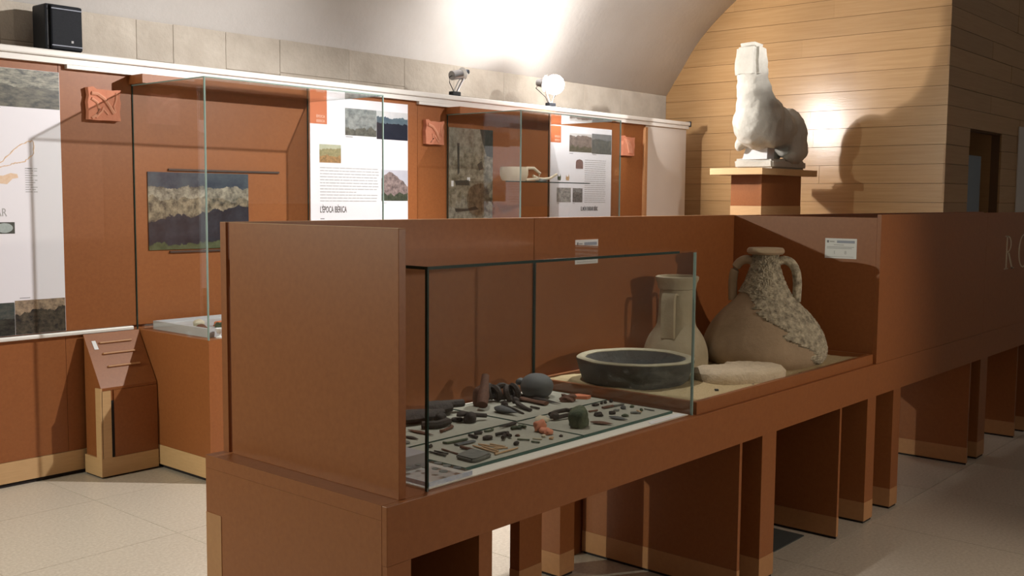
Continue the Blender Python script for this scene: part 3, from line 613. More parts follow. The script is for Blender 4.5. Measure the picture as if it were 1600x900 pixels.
def upright(x0, x1, y0=YF+0.012, y1=YB, lit=False):
    u = box('upright', x0, x1, y0, y1, 0.106, 0.6390 if y0 < YF+0.02 and False else 0.7595, 'mdf', ct)
    box('base_strip', x0-0.001, x1+0.001, y0-0.001, y1+0.001, 0.012, 0.1055, 'beige_wood' if lit else 'mdf_edge', u)  # shade put into the strip colour: darker wood where not lit
    box('plinth', x0+0.004, x1-0.004, y0+0.004, y1-0.004, 0.0, 0.012, 'dark_gap', u)
YI = YF+0.0215
for a, b in ((2.175, 2.232), (3.715, 3.735), (3.905, 4.03), (4.675, 4.695), (5.0, 5.105), (5.335, 5.435), (6.56, 6.58), (6.76, 6.90), (7.55, 7.57), (7.8, 7.92), (8.8, 8.9)): upright(a, b, YI)
upright(3.127, 3.268, 2.65, 2.70); upright(3.39, 3.488, 2.65, 2.774)
for a, b in ((1.84, 3.095), (3.66, 4.99)): box('back_panel', a, b, YB+0.0105, YB+0.0295, 0.0, 0.6395, 'mdf', ct)  # unseen boards added to keep lamp light off the uprights
# boards standing on the counter
pb = empty('end_partition', (1.875, 2.38, CT), 'upright brown board closing the near end of the counter', 'partition')
box('board', 1.862, 1.888, 1.998, 2.7555, CT, 1.519, 'mdf', pb, bev=0.0012); box('top_edge', 1.8625, 1.8875, 1.999, 2.7545, 1.519, 1.5205, 'mdf_edge', pb)
bp = empty('back_partition', (3.4, YB+0.01, CT), 'long brown partition behind the glass case and the amphorae', 'partition')
for a, b in ((1.862, 3.352), (3.3535, 5.035)): box('panel', a+0.0008, b-0.0008, YB+0.0005, YB+0.03, CT, 1.519, 'mdf', bp)
box('top_edge', 1.863, 5.034, YB+0.001, YB+0.0295, 1.5192, 1.5207, 'mdf_edge', bp)
rb = empty('right_partition', (7, 2.38, CT), 'brown boxed partition with cream lettering at the right end of the counter', 'partition')
box('side_panel', XN, XN+0.025, YF+0.022, YB+0.0, CT, 1.519, 'mdf', rb)
box('back_panel', XN+0.0005, XR, YB+0.001, YB+0.03, CT, 1.519, 'mdf', rb)
for a, b in ((XN+0.0008, 6.70), (6.7015, 8.0), (8.0015, XR)): box('front_panel', a, b, YF+0.001, YF+0.0215, CT+0.0015, 1.535, 'mdf', rb)
# lettering R O, cut by the frame
def serif_letter(ch, x0):
    y0 = YF-0.0005
    z0, z1 = 1.172, 1.388; w = 0.0
    bm = bmesh.new()
    def bar(xa, xb, za, zb): add_box(bm, xa, xb, y0, YF+0.0008, za, zb)
    def loop(cx, cz, rx, rz, t, a0, a1, tt):
        n = 20; o = []; i = []
        for k in range(n+1):
            a = a0+(a1-a0)*k/n; th = t+(tt-t)*abs(math.cos(a))
            o.append((cx+rx*math.cos(a), cz+rz*math.sin(a))); i.append((cx+(rx-th)*math.cos(a), cz+(rz-t)*math.sin(a)))
        for k in range(n):
            add_prism(bm, [(o[k][0], y0, o[k][1]), (o[k+1][0], y0, o[k+1][1]), (i[k+1][0], y0, i[k+1][1]), (i[k][0], y0, i[k][1])], (0, 0.0012, 0))
    if ch == 'R':
        bar(x0+0.03, x0+0.055, z0, z1); bar(x0, x0+0.085, z0, z0+0.008); bar(x0, x0+0.06, z1-0.008, z1)
        loop(x0+0.05, z1-0.055, 0.09, 0.055, 0.009, -PI/2, PI/2, 0.024)
        add_prism(bm, [(x0+0.07, y0, z1-0.11), (x0+0.10, y0, z1-0.11), (x0+0.19, y0, z0), (x0+0.155, y0, z0)], (0, 0.0012, 0)); bar(x0+0.145, x0+0.215, z0, z0+0.008)
    else: loop(x0+0.12, (z0+z1)/2, 0.12, (z1-z0)/2+0.004, 0.010, 0, 2*PI, 0.028)
    obj('letter', bm_mesh(bm), 'letter_cream', rb)
serif_letter('R', 7.075); serif_letter('O', 7.375)

# label cards
def card(face, a, b, z0, z1, label):
    w = b-a
    if face == 'X': # on plane X=XN, reading towards -Y
        t = empty('label_card', (XN, (a+b)/2, z0), label, 'label card', 'museum label cards')
        bx = lambda n, u0, u1, v0, v1, m, d: box(n, XN-d, XN-d+0.0006, b-u1*w, b-u0*w, z0+v0*(z1-z0), z0+v1*(z1-z0), m, t)
        box('card', XN-0.002, XN-0.0002, a, b, z0, z1, 'card_white', t); e = 0.0026
        tx = lambda s, u, v, h: text('numeral', s, h, 'print_midgrey', t, (XN-0.0022, b-u*w, z0+v*(z1-z0)), face='-X', depth=0.0003)
    else:
        yb = YB+0.0005
        t = empty('label_card', ((a+b)/2, yb, z0), label, 'label card', 'museum label cards')
        bx = lambda n, u0, u1, v0, v1, m, d: box(n, a+u0*w, a+u1*w, yb-d, yb-d+0.0006, z0+v0*(z1-z0), z0+v1*(z1-z0), m, t)
        box('card', a, b, yb-0.002, yb-0.0002, z0, z1, 'card_white', t); e = 0.0026
        tx = lambda s, u, v, h: text('numeral', s, h, 'print_midgrey', t, (a+u*w, yb-0.0022, z0+v*(z1-z0)), depth=0.0003)
    bx('emblem', 0.06, 0.12, 0.78, 0.90, 'print_grey', e); bx('header_text', 0.15, 0.30, 0.81, 0.87, 'print_midgrey', e); bx('header_band', 0.38, 0.94, 0.77, 0.90, 'print_bluegrey', e)
    bx('text_line', 0.28, 0.60, 0.66, 0.69, 'print_midgrey', e); bx('text_line', 0.06, 0.92, 0.56, 0.59, 'print_midgrey', e); bx('text_line', 0.06, 0.85, 0.49, 0.52, 'print_midgrey', e); bx('text_line', 0.06, 0.92, 0.08, 0.10, 'print_midgrey', e)
    tx('1', 0.27, 0.22, 0.024); tx('8', 0.62, 0.22, 0.024)
card('X', 2.095, 2.259, 1.313, 1.413, 'white printed label card on the side board, right of the large amphora')
card('Y', 3.634, 3.80, 1.314, 1.421, 'white printed label card on the back partition, seen through the glass case')

# ------------------------------------------------------------------ glass case on the counter
gx0, gx1, gy0, gy1, gz = 1.9705, 3.354, 2.0018, YB-0.001, 1.4155
gc = empty('glass_case', ((gx0+gx1)/2, (gy0+gy1)/2, CT), 'clear glass case with dark green edges over the small finds', 'showcase')
w = 0.008; e = 0.003
glass_pane(gc, gx0, gx1, gy0, gy0+w, CT, gz-w, [(gx0-0.001, gx0+0.005, gy0-0.001, gy0+w, CT, gz-w)], 'glass_edge_dark')
glass_pane(gc, gx0, gx0+w, gy0+w, gy1, CT, gz-w, [(gx0, gx0+w, gy1-0.004, gy1, CT, gz-w)], 'glass_edge_dark')
gp = glass_pane(gc, gx1-w, gx1, gy0+w, gy1, CT, gz-w, [(gx1-w, gx1+0.001, gy1-0.009, gy1, CT, gz-w)], 'glass_edge_dark')
box('glass_edge', gx1-0.006, gx1+0.001, gy0-0.001, gy0+w, CT, gz-w, 'glass_edge_pale', gp)
glass_pane(gc, gx0-0.002, gx1+0.002, gy0-0.002, gy1, gz-w, gz, [(gx0-0.002, gx1-0.12, gy0-0.003, gy0-0.0005, gz-w, gz+0.0005), (gx0-0.003, gx0-0.0005, gy0-0.003, gy1, gz-w, gz+0.0005)], 'glass_edge_dark')
# cloth and four grey mats under glass sheets
tag(box('liner_cloth', gx0+0.012, gx1-0.012, gy0+0.012, YB-0.012, CT, CT+0.003, 'cloth_white'), 'white cloth lining the floor of the glass case', 'cloth')
for (x0, x1, y0, y1, lab) in ((2.168, 2.735, 2.046, 2.345, 'grey mat at the front left of the case, full of pins and small finds'), (2.05, 2.75, 2.352, 2.66, 'grey mat at the back left of the case under dark iron tools'),
        (2.757, 3.30, 2.352, 2.69, 'grey mat at the back right of the case under blades and the grey pot'), (2.74, 3.285, 2.046, 2.347, 'grey mat at the front right of the case under the green stone')):
    x0, x1, y0, y1 = [v*1.0105 for v in (x0, x1, y0, y1)]
    t = empty('display_mat', ((x0+x1)/2, (y0+y1)/2, CT+0.003), lab, 'display mat', 'grey mats in the glass case')
    box('felt', x0+0.003, x1-0.003, y0+0.003, y1-0.003, CT+0.003, CT+0.0115, 'felt_grey', t)
    for b in ((x0, x1, y0, y0+0.003), (x0, x1, y1-0.003, y1), (x0, x0+0.003, y0+0.003, y1-0.003), (x1-0.003, x1, y0+0.003, y1-0.003)): box('glass_edge', *b, CT+0.003, CT+0.012, 'sheet_edge', t)
ZS = CT+0.012
KF = (1.6-ZS)/0.77
cd = empty('text_card', (3.16, 2.0, CT+0.006), 'white text card with a fold lying at the right front corner of the case', 'card')
prism('card', [(3.10, 2.0145, CT+0.0032), (3.325, 2.0145, CT+0.0032), (3.325, 2.044, CT+0.0032), (3.12, 2.044, CT+0.0032)], (0, 0, 0.002), 'card_white', cd)
boxes('text_line', [(3.13, 3.27, 2.023, 2.0245, CT+0.0052, CT+0.0056), (3.13, 3.25, 2.029, 2.0305, CT+0.0052, CT+0.0056)], 'print_pink', cd)

# ------------------------------------------------------------------ tray of sand
st = empty('sand_tray', (4.2, 2.38, CT), 'brown wooden tray of sand carrying the amphorae and the stone basin', 'tray')
sx0, sx1, sy0, sy1 = 3.366, 5.034, 1.992, 2.774
for nme, b in (('rim', (sx0, sx1, sy0, sy0+0.02)), ('rim', (sx0, sx1, sy1-0.02, sy1)), ('rim', (sx0, sx0+0.02, sy0+0.02, sy1-0.02)), ('rim', (sx1-0.02, sx1, sy0+0.02, sy1-0.02))): box(nme, *b, CT, 0.848, 'mdf', st, bev=0.001)
box('bottom', sx0+0.0205, sx1-0.0205, sy0+0.0205, sy1-0.0205, CT, 0.81, 'mdf', st)
bm = bmesh.new(); nx, ny = 80, 40
rs = random.Random(4); G = []
for i in range(nx+1):
    G.append([])
    for j in range(ny+1):
        x = sx0+0.021+(sx1-sx0-0.042)*i/nx; y = sy0+0.021+(sy1-sy0-0.042)*j/ny
        zz = 0.832+0.005*math.sin(7*x+3*y)+0.004*math.sin(19*y-11*x)+rs.uniform(-0.0012, 0.0012)
        G[-1].append(bm.verts.new((x, y, zz)))
for i in range(nx):
    for j in range(ny): bm.faces.new((G[i][j], G[i+1][j], G[i+1][j+1], G[i][j+1]))
so = obj('sand', bm_mesh(bm, True), 'sand', st); so['kind'] = 'stuff'
SZ = 0.826

# ---- large amphora
am = empty('large_amphora', (4.565, 2.345, SZ), 'large tan amphora half crusted with marine growth, two loop handles', 'amphora')
ac = (4.565, 2.345, SZ)
ap = [(0.255, 0.0), (0.280, 0.03), (0.289, 0.07), (0.283, 0.11), (0.265, 0.155), (0.238, 0.20), (0.20, 0.245), (0.158, 0.285), (0.122, 0.325), (0.098, 0.365), (0.080, 0.405), (0.066, 0.445), (0.057, 0.485), (0.053, 0.51), (0.056, 0.522)]
ap = catmull(ap, 3)
body = lathe('body', ac, ap, 'clay_tan', am, seg=72)
lathe('rim', (ac[0], ac[1], SZ+0.515), [(0.056, 0), (0.080, 0.004), (0.088, 0.014), (0.087, 0.026), (0.080, 0.034), (0.060, 0.034), (0.050, 0.02), (0.046, -0.05)], 'clay_tan', am, seg=48)
view = math.radians(207.2)
for s, m in ((-1, 'clay_tan'), (1, 'crust')):
    a = view+s*math.radians(92); dx, dy = math.cos(a), math.sin(a)
    P = [(0.05, 0.480), (0.085, 0.492), (0.12, 0.478), (0.142, 0.44), (0.150, 0.39), (0.150, 0.34), (0.148, 0.295)]
    tube('handle', [(ac[0]+dx*r, ac[1]+dy*r, SZ+h) for r, h in catmull(P, 3)], 0.021, m, am, seg=12)
# crust of shells: neck and a band down the right flank
bm = bmesh.new(); seg = 120; rc = random.Random(6); prof2 = catmull(ap, 3); rings = []
for (r, h) in prof2:
    rings.append([None]*(seg))
    for k in range(seg):
        a = 2*PI*k/seg; ph = math.degrees((a-view+PI) % (2*PI)-PI); ed = 6*math.sin(h*90+k*0.3)
        if h > 0.335: on = True
        elif h > 0.27: on = ph > -42+(0.335-h)*420+ed
        else: on = -8+(0.27-h)*285+ed < ph < 150
        rr_ = r+(0.003+rc.uniform(0, 0.009) if on else -0.004)
        rings[-1][k] = (on, bm.verts.new((ac[0]+rr_*math.cos(a), ac[1]+rr_*math.sin(a), SZ+h)))
for r0, r1 in zip(rings, rings[1:]):
    for k in range(seg):
        q = (r0[k], r0[(k+1) % seg], r1[(k+1) % seg], r1[k])
        if any(v[0] for v in q): bm.faces.new([v[1] for v in q])
bmesh.ops.delete(bm, geom=[v for v in bm.verts if not v.link_faces], context='VERTS')
tag(obj('encrustation', bm_mesh(bm, True), 'crust', am), 'pale rough marine crust')

# ---- small amphora neck
an = empty('amphora_neck', (4.19, 2.60, SZ), 'broken amphora neck with flat rim and a strap handle, behind the basin', 'amphora')
bc = (4.19, 2.60, SZ)
bp_ = [(0.150, 0.0), (0.152, 0.04), (0.146, 0.085), (0.130, 0.13), (0.108, 0.165), (0.092, 0.19), (0.086, 0.23), (0.083, 0.29), (0.080, 0.35), (0.080, 0.365)]
lathe('body', bc, catmull(bp_, 3), 'clay_grey', an, seg=48)
lathe('rim', (bc[0], bc[1], SZ+0.358), [(0.080, 0), (0.088, 0.004), (0.092, 0.03), (0.100, 0.045), (0.101, 0.058), (0.094, 0.062), (0.082, 0.062), (0.074, 0.03), (0.070, -0.05)], 'clay_grey', an, seg=48)
for s in (-14, 160):
    a = math.radians(208+s); dx, dy = math.cos(a), math.sin(a); P = [(0.078, 0.335), (0.105, 0.345), (0.122, 0.325), (0.126, 0.27), (0.126, 0.20), (0.122, 0.14)]
    bm = bmesh.new(); pts = [(bc[0]+dx*r, bc[1]+dy*r, SZ+h) for r, h in catmull(P, 3)]
    nx_, ny_ = -dy, dx; L = []
    for q, (r, h) in zip(pts, catmull(P, 3)):
        L.append([bm.verts.new((q[0]+nx_*u+dx*v, q[1]+ny_*u+dy*v, q[2])) for u, v in ((-0.034, -0.008), (-0.030, 0.010), (-0.008, 0.006), (0.008, 0.006), (0.030, 0.010), (0.034, -0.008))])
    for r0, r1 in zip(L, L[1:]):
        for k in range(6): bm.faces.new((r0[k], r0[(k+1) % 6], r1[(k+1) % 6], r1[k]))
    bm.faces.new(L[0]); bm.faces.new(L[-1]); obj('handle', bm_mesh(bm, True), 'clay_grey', an)

# ---- stone basin (mortar)
mo_ = empty('stone_basin', (3.672, 2.475, SZ), 'dark shallow stone basin with a pale worn rim, half behind glass', 'basin')
mc = (3.672, 2.475, SZ)
def mw(a, z): return 1+0.030*max(0, math.cos(4*(a-math.radians(20))))**6*(1 if z > 0.07 else 0.2)+0.018*math.cos(8*a+0.4)+0.008*math.sin(3*a)
lathe('bowl', mc, [(0.205, 0), (0.222, 0.02), (0.235, 0.06), (0.246, 0.098), (0.246, 0.104), (0.206, 0.104), (0.192, 0.07), (0.165, 0.028), (0.001, 0.022)], 'basalt', mo_, seg=72, wob=mw)
bm = bmesh.new(); add_lathe(bm, mc, [(0.210, 0.1035), (0.243, 0.1035), (0.246, 0.108), (0.236, 0.113), (0.216, 0.112), (0.209, 0.107), (0.210, 0.1035)], 72, mw, False); obj('rim', bm_mesh(bm, True), 'basalt_rim', mo_)

# ---- millstone fragment
bm = bmesh.new(); P = []
rm = random.Random(8)
for k in range(56):
    a = 2*PI*k/56; r = 0.215*(1+0.03*math.sin(3*a+1)+0.02*math.sin(7*a)+rm.uniform(-0.012, 0.012))
    x, y = r*1.0*math.cos(a), r*0.62*math.sin(a)
    if 95 < math.degrees(a) < 150: x, y = x*0.62, y*0.55
    P.append((x, y))
ca, sa = math.cos(math.radians(-30)), math.sin(math.radians(-30)); mcx, mcy = 4.005, 2.165
def mp_(x, y, z): return (mcx+x*ca-y*sa, mcy+x*sa+y*ca, z)
L = []
for f, zz in ((0.96, SZ-0.004), (1.0, SZ+0.02), (1.01, SZ+0.045), (0.95, SZ+0.060), (0.80, SZ+0.068), (0.45, SZ+0.071)):
    L.append([bm.verts.new(mp_(x*f, y*f, zz+rm.uniform(-0.002, 0.002))) for x, y in P])
for r0, r1 in zip(L, L[1:]):
    for k in range(56): bm.faces.new((r0[k], r0[(k+1) % 56], r1[(k+1) % 56], r1[k]))
bm.faces.new(L[0][::-1]); cv = bm.verts.new(mp_(0, 0, SZ+0.068))
for k in range(56): bm.faces.new((L[-1][k], L[-1][(k+1) % 56], cv))
tag(obj('millstone_fragment', bm_mesh(bm, True), 'limestone'), 'pale flat millstone fragment with a notch, lying before the amphorae', 'millstone')
for k, (x, y) in enumerate([(3.90, 2.015+0.03), (4.10, 2.03), (4.32, 2.03), (3.70, 2.10)]):
    bm = bmesh.new(); add_blob(bm, (x, y, SZ+0.010), (0.010, 0.007, 0.006), k, k+60, 0.3, sub=2)
    tag(obj('pebble', bm_mesh(bm, True), 'basalt'), ['tiny dark pebble on sand before the millstone', 'tiny dark pebble on sand right of the millstone', 'tiny dark pebble on sand below the large amphora', 'tiny dark pebble on sand near the basin'][k], 'pebble', 'pebbles on the sand')

# ================================================================== SMALL FINDS IN THE GLASS CASE
GRP = 'small finds in the glass case'
def find(name, bm, m, label, cat):
    me = bm_mesh(bm, True); me.transform(Matrix.Diagonal((KF, KF, 1, 1))); lo = min(v.co.z for v in me.vertices)
    me.transform(Matrix.Translation((0, 0, ZS+0.0003-lo))); return tag(obj(name, me, m), label, cat, GRP)
def rod(name, p, q, r, m, label, cat, flat=0.8, taper=(1, 1), seg=8, bend=0.0):
    bm = bmesh.new(); p = Vector((*p, 0)); q = Vector((*q, 0)); d = q-p; nrm = Vector((-d.y, d.x, 0)); n = 8; P = []; R = []
    for k in range(n+1):
        t = k/n; P.append(p+d*t+nrm*bend*math.sin(PI*t)); R.append(r*(taper[0]+(taper[1]-taper[0])*t)*(1+0.12*math.sin(9*t+p.x*50)))
    add_tube(bm, P, R, seg, flat); return find(name, bm, m, label, cat)
def leaf(name, p, q, wmax, m, label, cat, thick=0.35, peak=0.4):
    bm = bmesh.new(); p = Vector((*p, 0)); q = Vector((*q, 0)); n = 12; P = []; R = []
    for k in range(n+1):
        t = k/n; P.append(p+(q-p)*t); u = t/peak if t < peak else (1-t)/(1-peak); R.append(max(0.0015, wmax*(0.25+0.75*math.sin(u*PI/2)) if t < peak else wmax*math.sin(u*PI/2)+0.0012))
    add_tube(bm, P, R, 10, thick); return find(name, bm, m, label, cat)
def hook(name, pts, r, m, label, cat, flat=0.9):
    bm = bmesh.new(); add_tube(bm, [(x, y, z) for x, y, z in [(p+(0,))[:3] for p in pts]], r, 8, flat); return find(name, bm, m, label, cat)
def lump(name, x, y, r, m, label, cat, rot=0, seed=0, rough=0.25):
    bm = bmesh.new(); add_blob(bm, (x, y, 0), r, rot, seed, rough); return find(name, bm, m, label, cat)
def ringo(name, x, y, R, r, m, label, cat, sx=1, sy=1, rot=0):
    bm = bmesh.new(); add_ring(bm, (x, y, 0), R, r, sx, sy, rot); return find(name, bm, m, label, cat)
# back left mat: iron tools
bm = bmesh.new(); add_tube(bm, [(2.37, 2.60, 0), (2.45, 2.575, 0), (2.53, 2.55, 0)], [0.045, 0.052, 0.040], 10, 0.45); add_tube(bm, [(2.52, 2.55, 0.004), (2.58, 2.545, 0.004)], [0.022, 0.016], 8, 0.6)
find('iron_knife', bm, 'iron', 'broad dark iron blade at the far left back of the case', 'blade')
bm = bmesh.new(); add_tube(bm, [(2.41, 2.475, 0), (2.45, 2.445, 0), (2.51, 2.45, 0), (2.515, 2.478, 0), (2.49, 2.49, 0)], 0.015, 8, 0.9); add_blob(bm, (2.50, 2.478, 0.012), (0.022, 0.018, 0.018), 0, 3)
find('iron_bracket', bm, 'iron', 'bent black iron bracket in front of the broad blade', 'ironwork')
bm = bmesh.new(); add_tube(bm, [(2.585, 2.63, 0.006), (2.62, 2.605, 0.006), (2.66, 2.585, 0.008)], [0.042, 0.046, 0.035], 10, 0.55); add_tube(bm, [(2.64, 2.605, 0.014), (2.72, 2.58, 0.012)], [0.02, 0.018], 8, 0.8)
find('iron_axe', bm, 'iron', 'big dark iron axe head beside the white cloth edge at the back', 'axe')
ringo('iron_ring', 2.58, 2.474, 0.017, 0.006, 'iron', 'plain dark ring between the big axe and the hammer', 'ring', 1.0, 0.9)
bm = bmesh.new(); add_blob(bm, (2.60, 2.43, 0.012), (0.026, 0.020, 0.024), 0.4, 9); add_blob(bm, (2.585, 2.455, 0.026), (0.026, 0.018, 0.012), 0.2, 4); add_tube(bm, [(2.61, 2.445, 0.022), (2.665, 2.415, 0.014)], [0.010, 0.010], 8, 0.8)
find('iron_hammer', bm, 'iron', 'black hammer-like iron tool with a short shaft, right of the ring', 'tool')
hook('iron_hook', [(2.413, 2.383), (2.418, 2.393), (2.432, 2.392), (2.455, 2.398), (2.478, 2.405), (2.492, 2.412), (2.498, 2.424)], 0.0055, 'rust', 'thin S-shaped iron hook in front of the bracket', 'hook')
leaf('spearhead', (2.362, 2.49), (2.363, 2.372), 0.010, 'rust', 'slender brown spearhead pointing forward beside the end board', 'spearhead')
leaf('spearhead', (2.291, 2.43), (2.291, 2.368), 0.009, 'iron', 'short dark spearhead nearest the end board', 'spearhead')
lump('lead_disc', 2.231, 2.366, (0.016, 0.014, 0.006), 'lead_grey', 'flat grey disc near the grey card box', 'disc', 0, 2, 0.1)
lump('iron_stud', 2.245, 2.268, (0.008, 0.008, 0.008), 'iron', 'little black knob right of the grey card box', 'knob', 0, 6)
# back right mat
bm = bmesh.new(); add_tube(bm, [(2.775, 2.535, 0.02), (2.80, 2.553, 0.045), (2.83, 2.575, 0.08), (2.855, 2.592, 0.115)], [0.020, 0.022, 0.017, 0.014], 12); add_blob(bm, (2.83, 2.60, 0.03), (0.03, 0.03, 0.055), 0, 3)
find('iron_bar', bm, 'rust', 'thick rusty bar propped up at the back of the case', 'ironwork')
bm = bmesh.new()
for k in range(6): add_ring(bm, (2.905+0.017*k, 2.645-0.016*k, 0.026+0.006*(k % 2)), 0.023, 0.012, 1, 1, -0.5+0.9*(k % 3), 14, 6, tilt=1.3)
find('iron_chain', bm, 'iron', 'black heap of heavy chain links beside the propped bar', 'chain')
leaf('spearhead', (2.80, 2.495), (2.784, 2.375), 0.021, 'pot_grey', 'wide dark grey spearhead at the front of the blades', 'spearhead', 0.6, 0.25)
bm = bmesh.new(); add_tube(bm, [(2.865, 2.50, 0.006), (2.845, 2.44, 0.005), (2.825, 2.38, 0.002)], [0.007, 0.0055, 0.003], 8); add_blob(bm, (2.868, 2.508, 0.012), (0.015, 0.013, 0.016), 0, 7)
find('iron_nail', bm, 'iron', 'large headed iron nail right of the wide spearhead', 'nail')
leaf('iron_knife', (3.09, 2.635), (3.048, 2.385), 0.013, 'iron', 'longest narrow black blade pointing at the front', 'blade', 0.4, 0.3)
rod('iron_knife', (3.015, 2.575), (3.004, 2.42), 0.014, 'rust', 'blunt rusty brown blade left of the longest blade', 'blade', 0.5)
bm = bmesh.new(); add_tube(bm, [(2.915, 2.495, 0.018), (2.905, 2.47, 0.010), (2.89, 2.43, 0.006), (2.877, 2.39, 0.005)], [0.008, 0.011, 0.009, 0.007], 8, 0.8); add_blob(bm, (2.918, 2.498, 0.018), (0.014, 0.012, 0.016), 0, 2)
find('iron_adze', bm, 'iron', 'small curved adze between the nail and the rusty blade', 'tool')
rod('iron_pin', (2.932, 2.435), (2.928, 2.392), 0.005, 'iron', 'short dark pin beside the adze', 'pin')
pot = empty('grey_pot', (3.19, 2.62, ZS), 'round dark grey pot with a small lug at the back of the case', 'pot')
lathe('body', (3.19, 2.62, ZS+0.0003), catmull([(0.040, 0), (0.056, 0.012), (0.066, 0.035), (0.064, 0.058), (0.050, 0.078), (0.028, 0.090), (0.002, 0.093)], 3), 'pot_grey', pot, seg=36)
bm = bmesh.new(); add_blob(bm, (3.15, 2.675, ZS+0.058), (0.022, 0.018, 0.018), 0.3, 3); obj('lug', bm_mesh(bm, True), 'pot_grey', pot)
lump('iron_lump', 3.128, 2.412, (0.032, 0.022, 0.020), 'rust', 'rough brown iron lump left of the orange sherd', 'ironwork', -0.6, 13, 0.4)
bm = bmesh.new(); add_prism(bm, [(3.17, 2.43, 0), (3.205, 2.38, 0), (3.235, 2.385, 0), (3.23, 2.44, 0), (3.195, 2.455, 0)], (0, 0, 0.012)); find('tile_sherd', bm, 'sherd_red', 'bright orange flat sherd at the right of the back mats', 'potsherd')
# front right mat
lump('green_stone', 2.80, 2.115, (0.046, 0.040, 0.040), 'bronze_green', 'large rounded green black stone standing near the front edge', 'stone', 0.3, 21, 0.26)
bm = bmesh.new(); add_tube(bm, [(2.818, 2.235, 0), (2.865, 2.222, 0.004), (2.905, 2.215, 0.004), (2.93, 2.232, 0.008), (2.92, 2.262, 0.01), (2.88, 2.28, 0.006), (2.845, 2.275, 0.004)], 0.008, 8); add_blob(bm, (2.822, 2.238, 0.006), (0.018, 0.016, 0.014), 0, 5)
find('bridle_bit', bm, 'iron', 'dark looped bridle bit behind the green stone', 'ironwork')
lump('pale_sherd', 2.778, 2.258, (0.030, 0.022, 0.012), 'pale_sherd', 'cream sherd left of the looped bridle bit', 'potsherd', 0, 31)
leaf('bronze_knife', (2.868, 2.115), (2.893, 2.037), 0.013, 'rust', 'brown leaf-shaped blade right of the green stone', 'blade', 0.4)
leaf('bronze_knife', (2.985, 2.12), (2.987, 2.042), 0.012, 'pot_grey', 'grey leaf-shaped blade farther right along the front edge', 'blade', 0.4)
for nm, x, y, r, m, lab, c in [('bronze_lump', 2.982, 2.165, (0.016, 0.013, 0.010), 'iron', 'black oval lump behind the brown leaf blade', 'lump'), ('bronze_lump', 3.045, 2.148, (0.012, 0.009, 0.008), 'iron', 'dark little lump behind the grey leaf blade', 'lump'), ('bronze_scrap', 3.042, 2.090, (0.013, 0.008, 0.006), 'bronze_green', 'greenish scrap right of the grey leaf blade', 'scrap'),
        ('bronze_lump', 3.124, 2.282, (0.016, 0.010, 0.008), 'iron', 'dark lump at the back left of the front right mat', 'lump'), ('bronze_bead', 3.148, 2.172, (0.010, 0.009, 0.010), 'pot_grey', 'dark bluish bead in the middle of the front right mat', 'bead'), ('bronze_bead', 3.199, 2.168, (0.010, 0.008, 0.006), 'bronze_green', 'small green bead right of the bluish bead', 'bead'),
        ('bronze_scrap', 3.099, 2.169, (0.013, 0.007, 0.005), 'lead_grey', 'small grey scrap left of the bluish bead', 'scrap'), ('bronze_bead', 3.163, 2.102, (0.006, 0.006, 0.007), 'bronze_green', 'tiny green bead near the right end of the mat', 'bead'),
        ('bronze_stud', 3.169, 2.286, (0.006, 0.006, 0.006), 'iron', 'first of three tiny black studs in a row', 'stud'), ('bronze_stud', 3.190, 2.284, (0.006, 0.006, 0.007), 'iron', 'middle one of three tiny black studs', 'stud'), ('bronze_stud', 3.222, 2.280, (0.008, 0.007, 0.009), 'iron', 'largest of three tiny black studs, at right', 'stud'),
        ('bronze_scrap', 2.985, 2.262, (0.016, 0.010, 0.006), 'lead_grey', 'grey scrap right behind the bridle bit', 'scrap'), ('bronze_bead', 2.868, 2.152, (0.008, 0.007, 0.006), 'iron', 'small black bead beside the green stone', 'bead')]:
    lump(nm, x, y, r, m, lab, c, x*9, int(x*1000))
rod('bronze_pin', (3.095, 2.228), (3.15, 2.221), 0.006, 'rust', 'brown thick half of a pin at the back of the front right mat', 'pin')
rod('bronze_pin', (3.155, 2.221), (3.21, 2.214), 0.0045, 'lead_grey', 'grey thin pin continuing the brown pin', 'pin')
rod('bronze_pin', (3.011, 2.228), (3.052, 2.220), 0.004, 'rust', 'slim brown pin right of the bridle bit', 'pin')
rod('bone_pin', (3.095, 2.105), (3.118, 2.075), 0.005, 'lead_grey', 'pale grey broken pin near the white text card', 'pin')
rod('bone_pin', (3.15, 2.113), (3.135, 2.085), 0.003, 'bone', 'thin tan pin near the white text card', 'pin')
rod('bone_pin', (3.195, 2.110), (3.193, 2.067), 0.003, 'lead_grey', 'thin grey pin at the far right of the mat', 'pin')
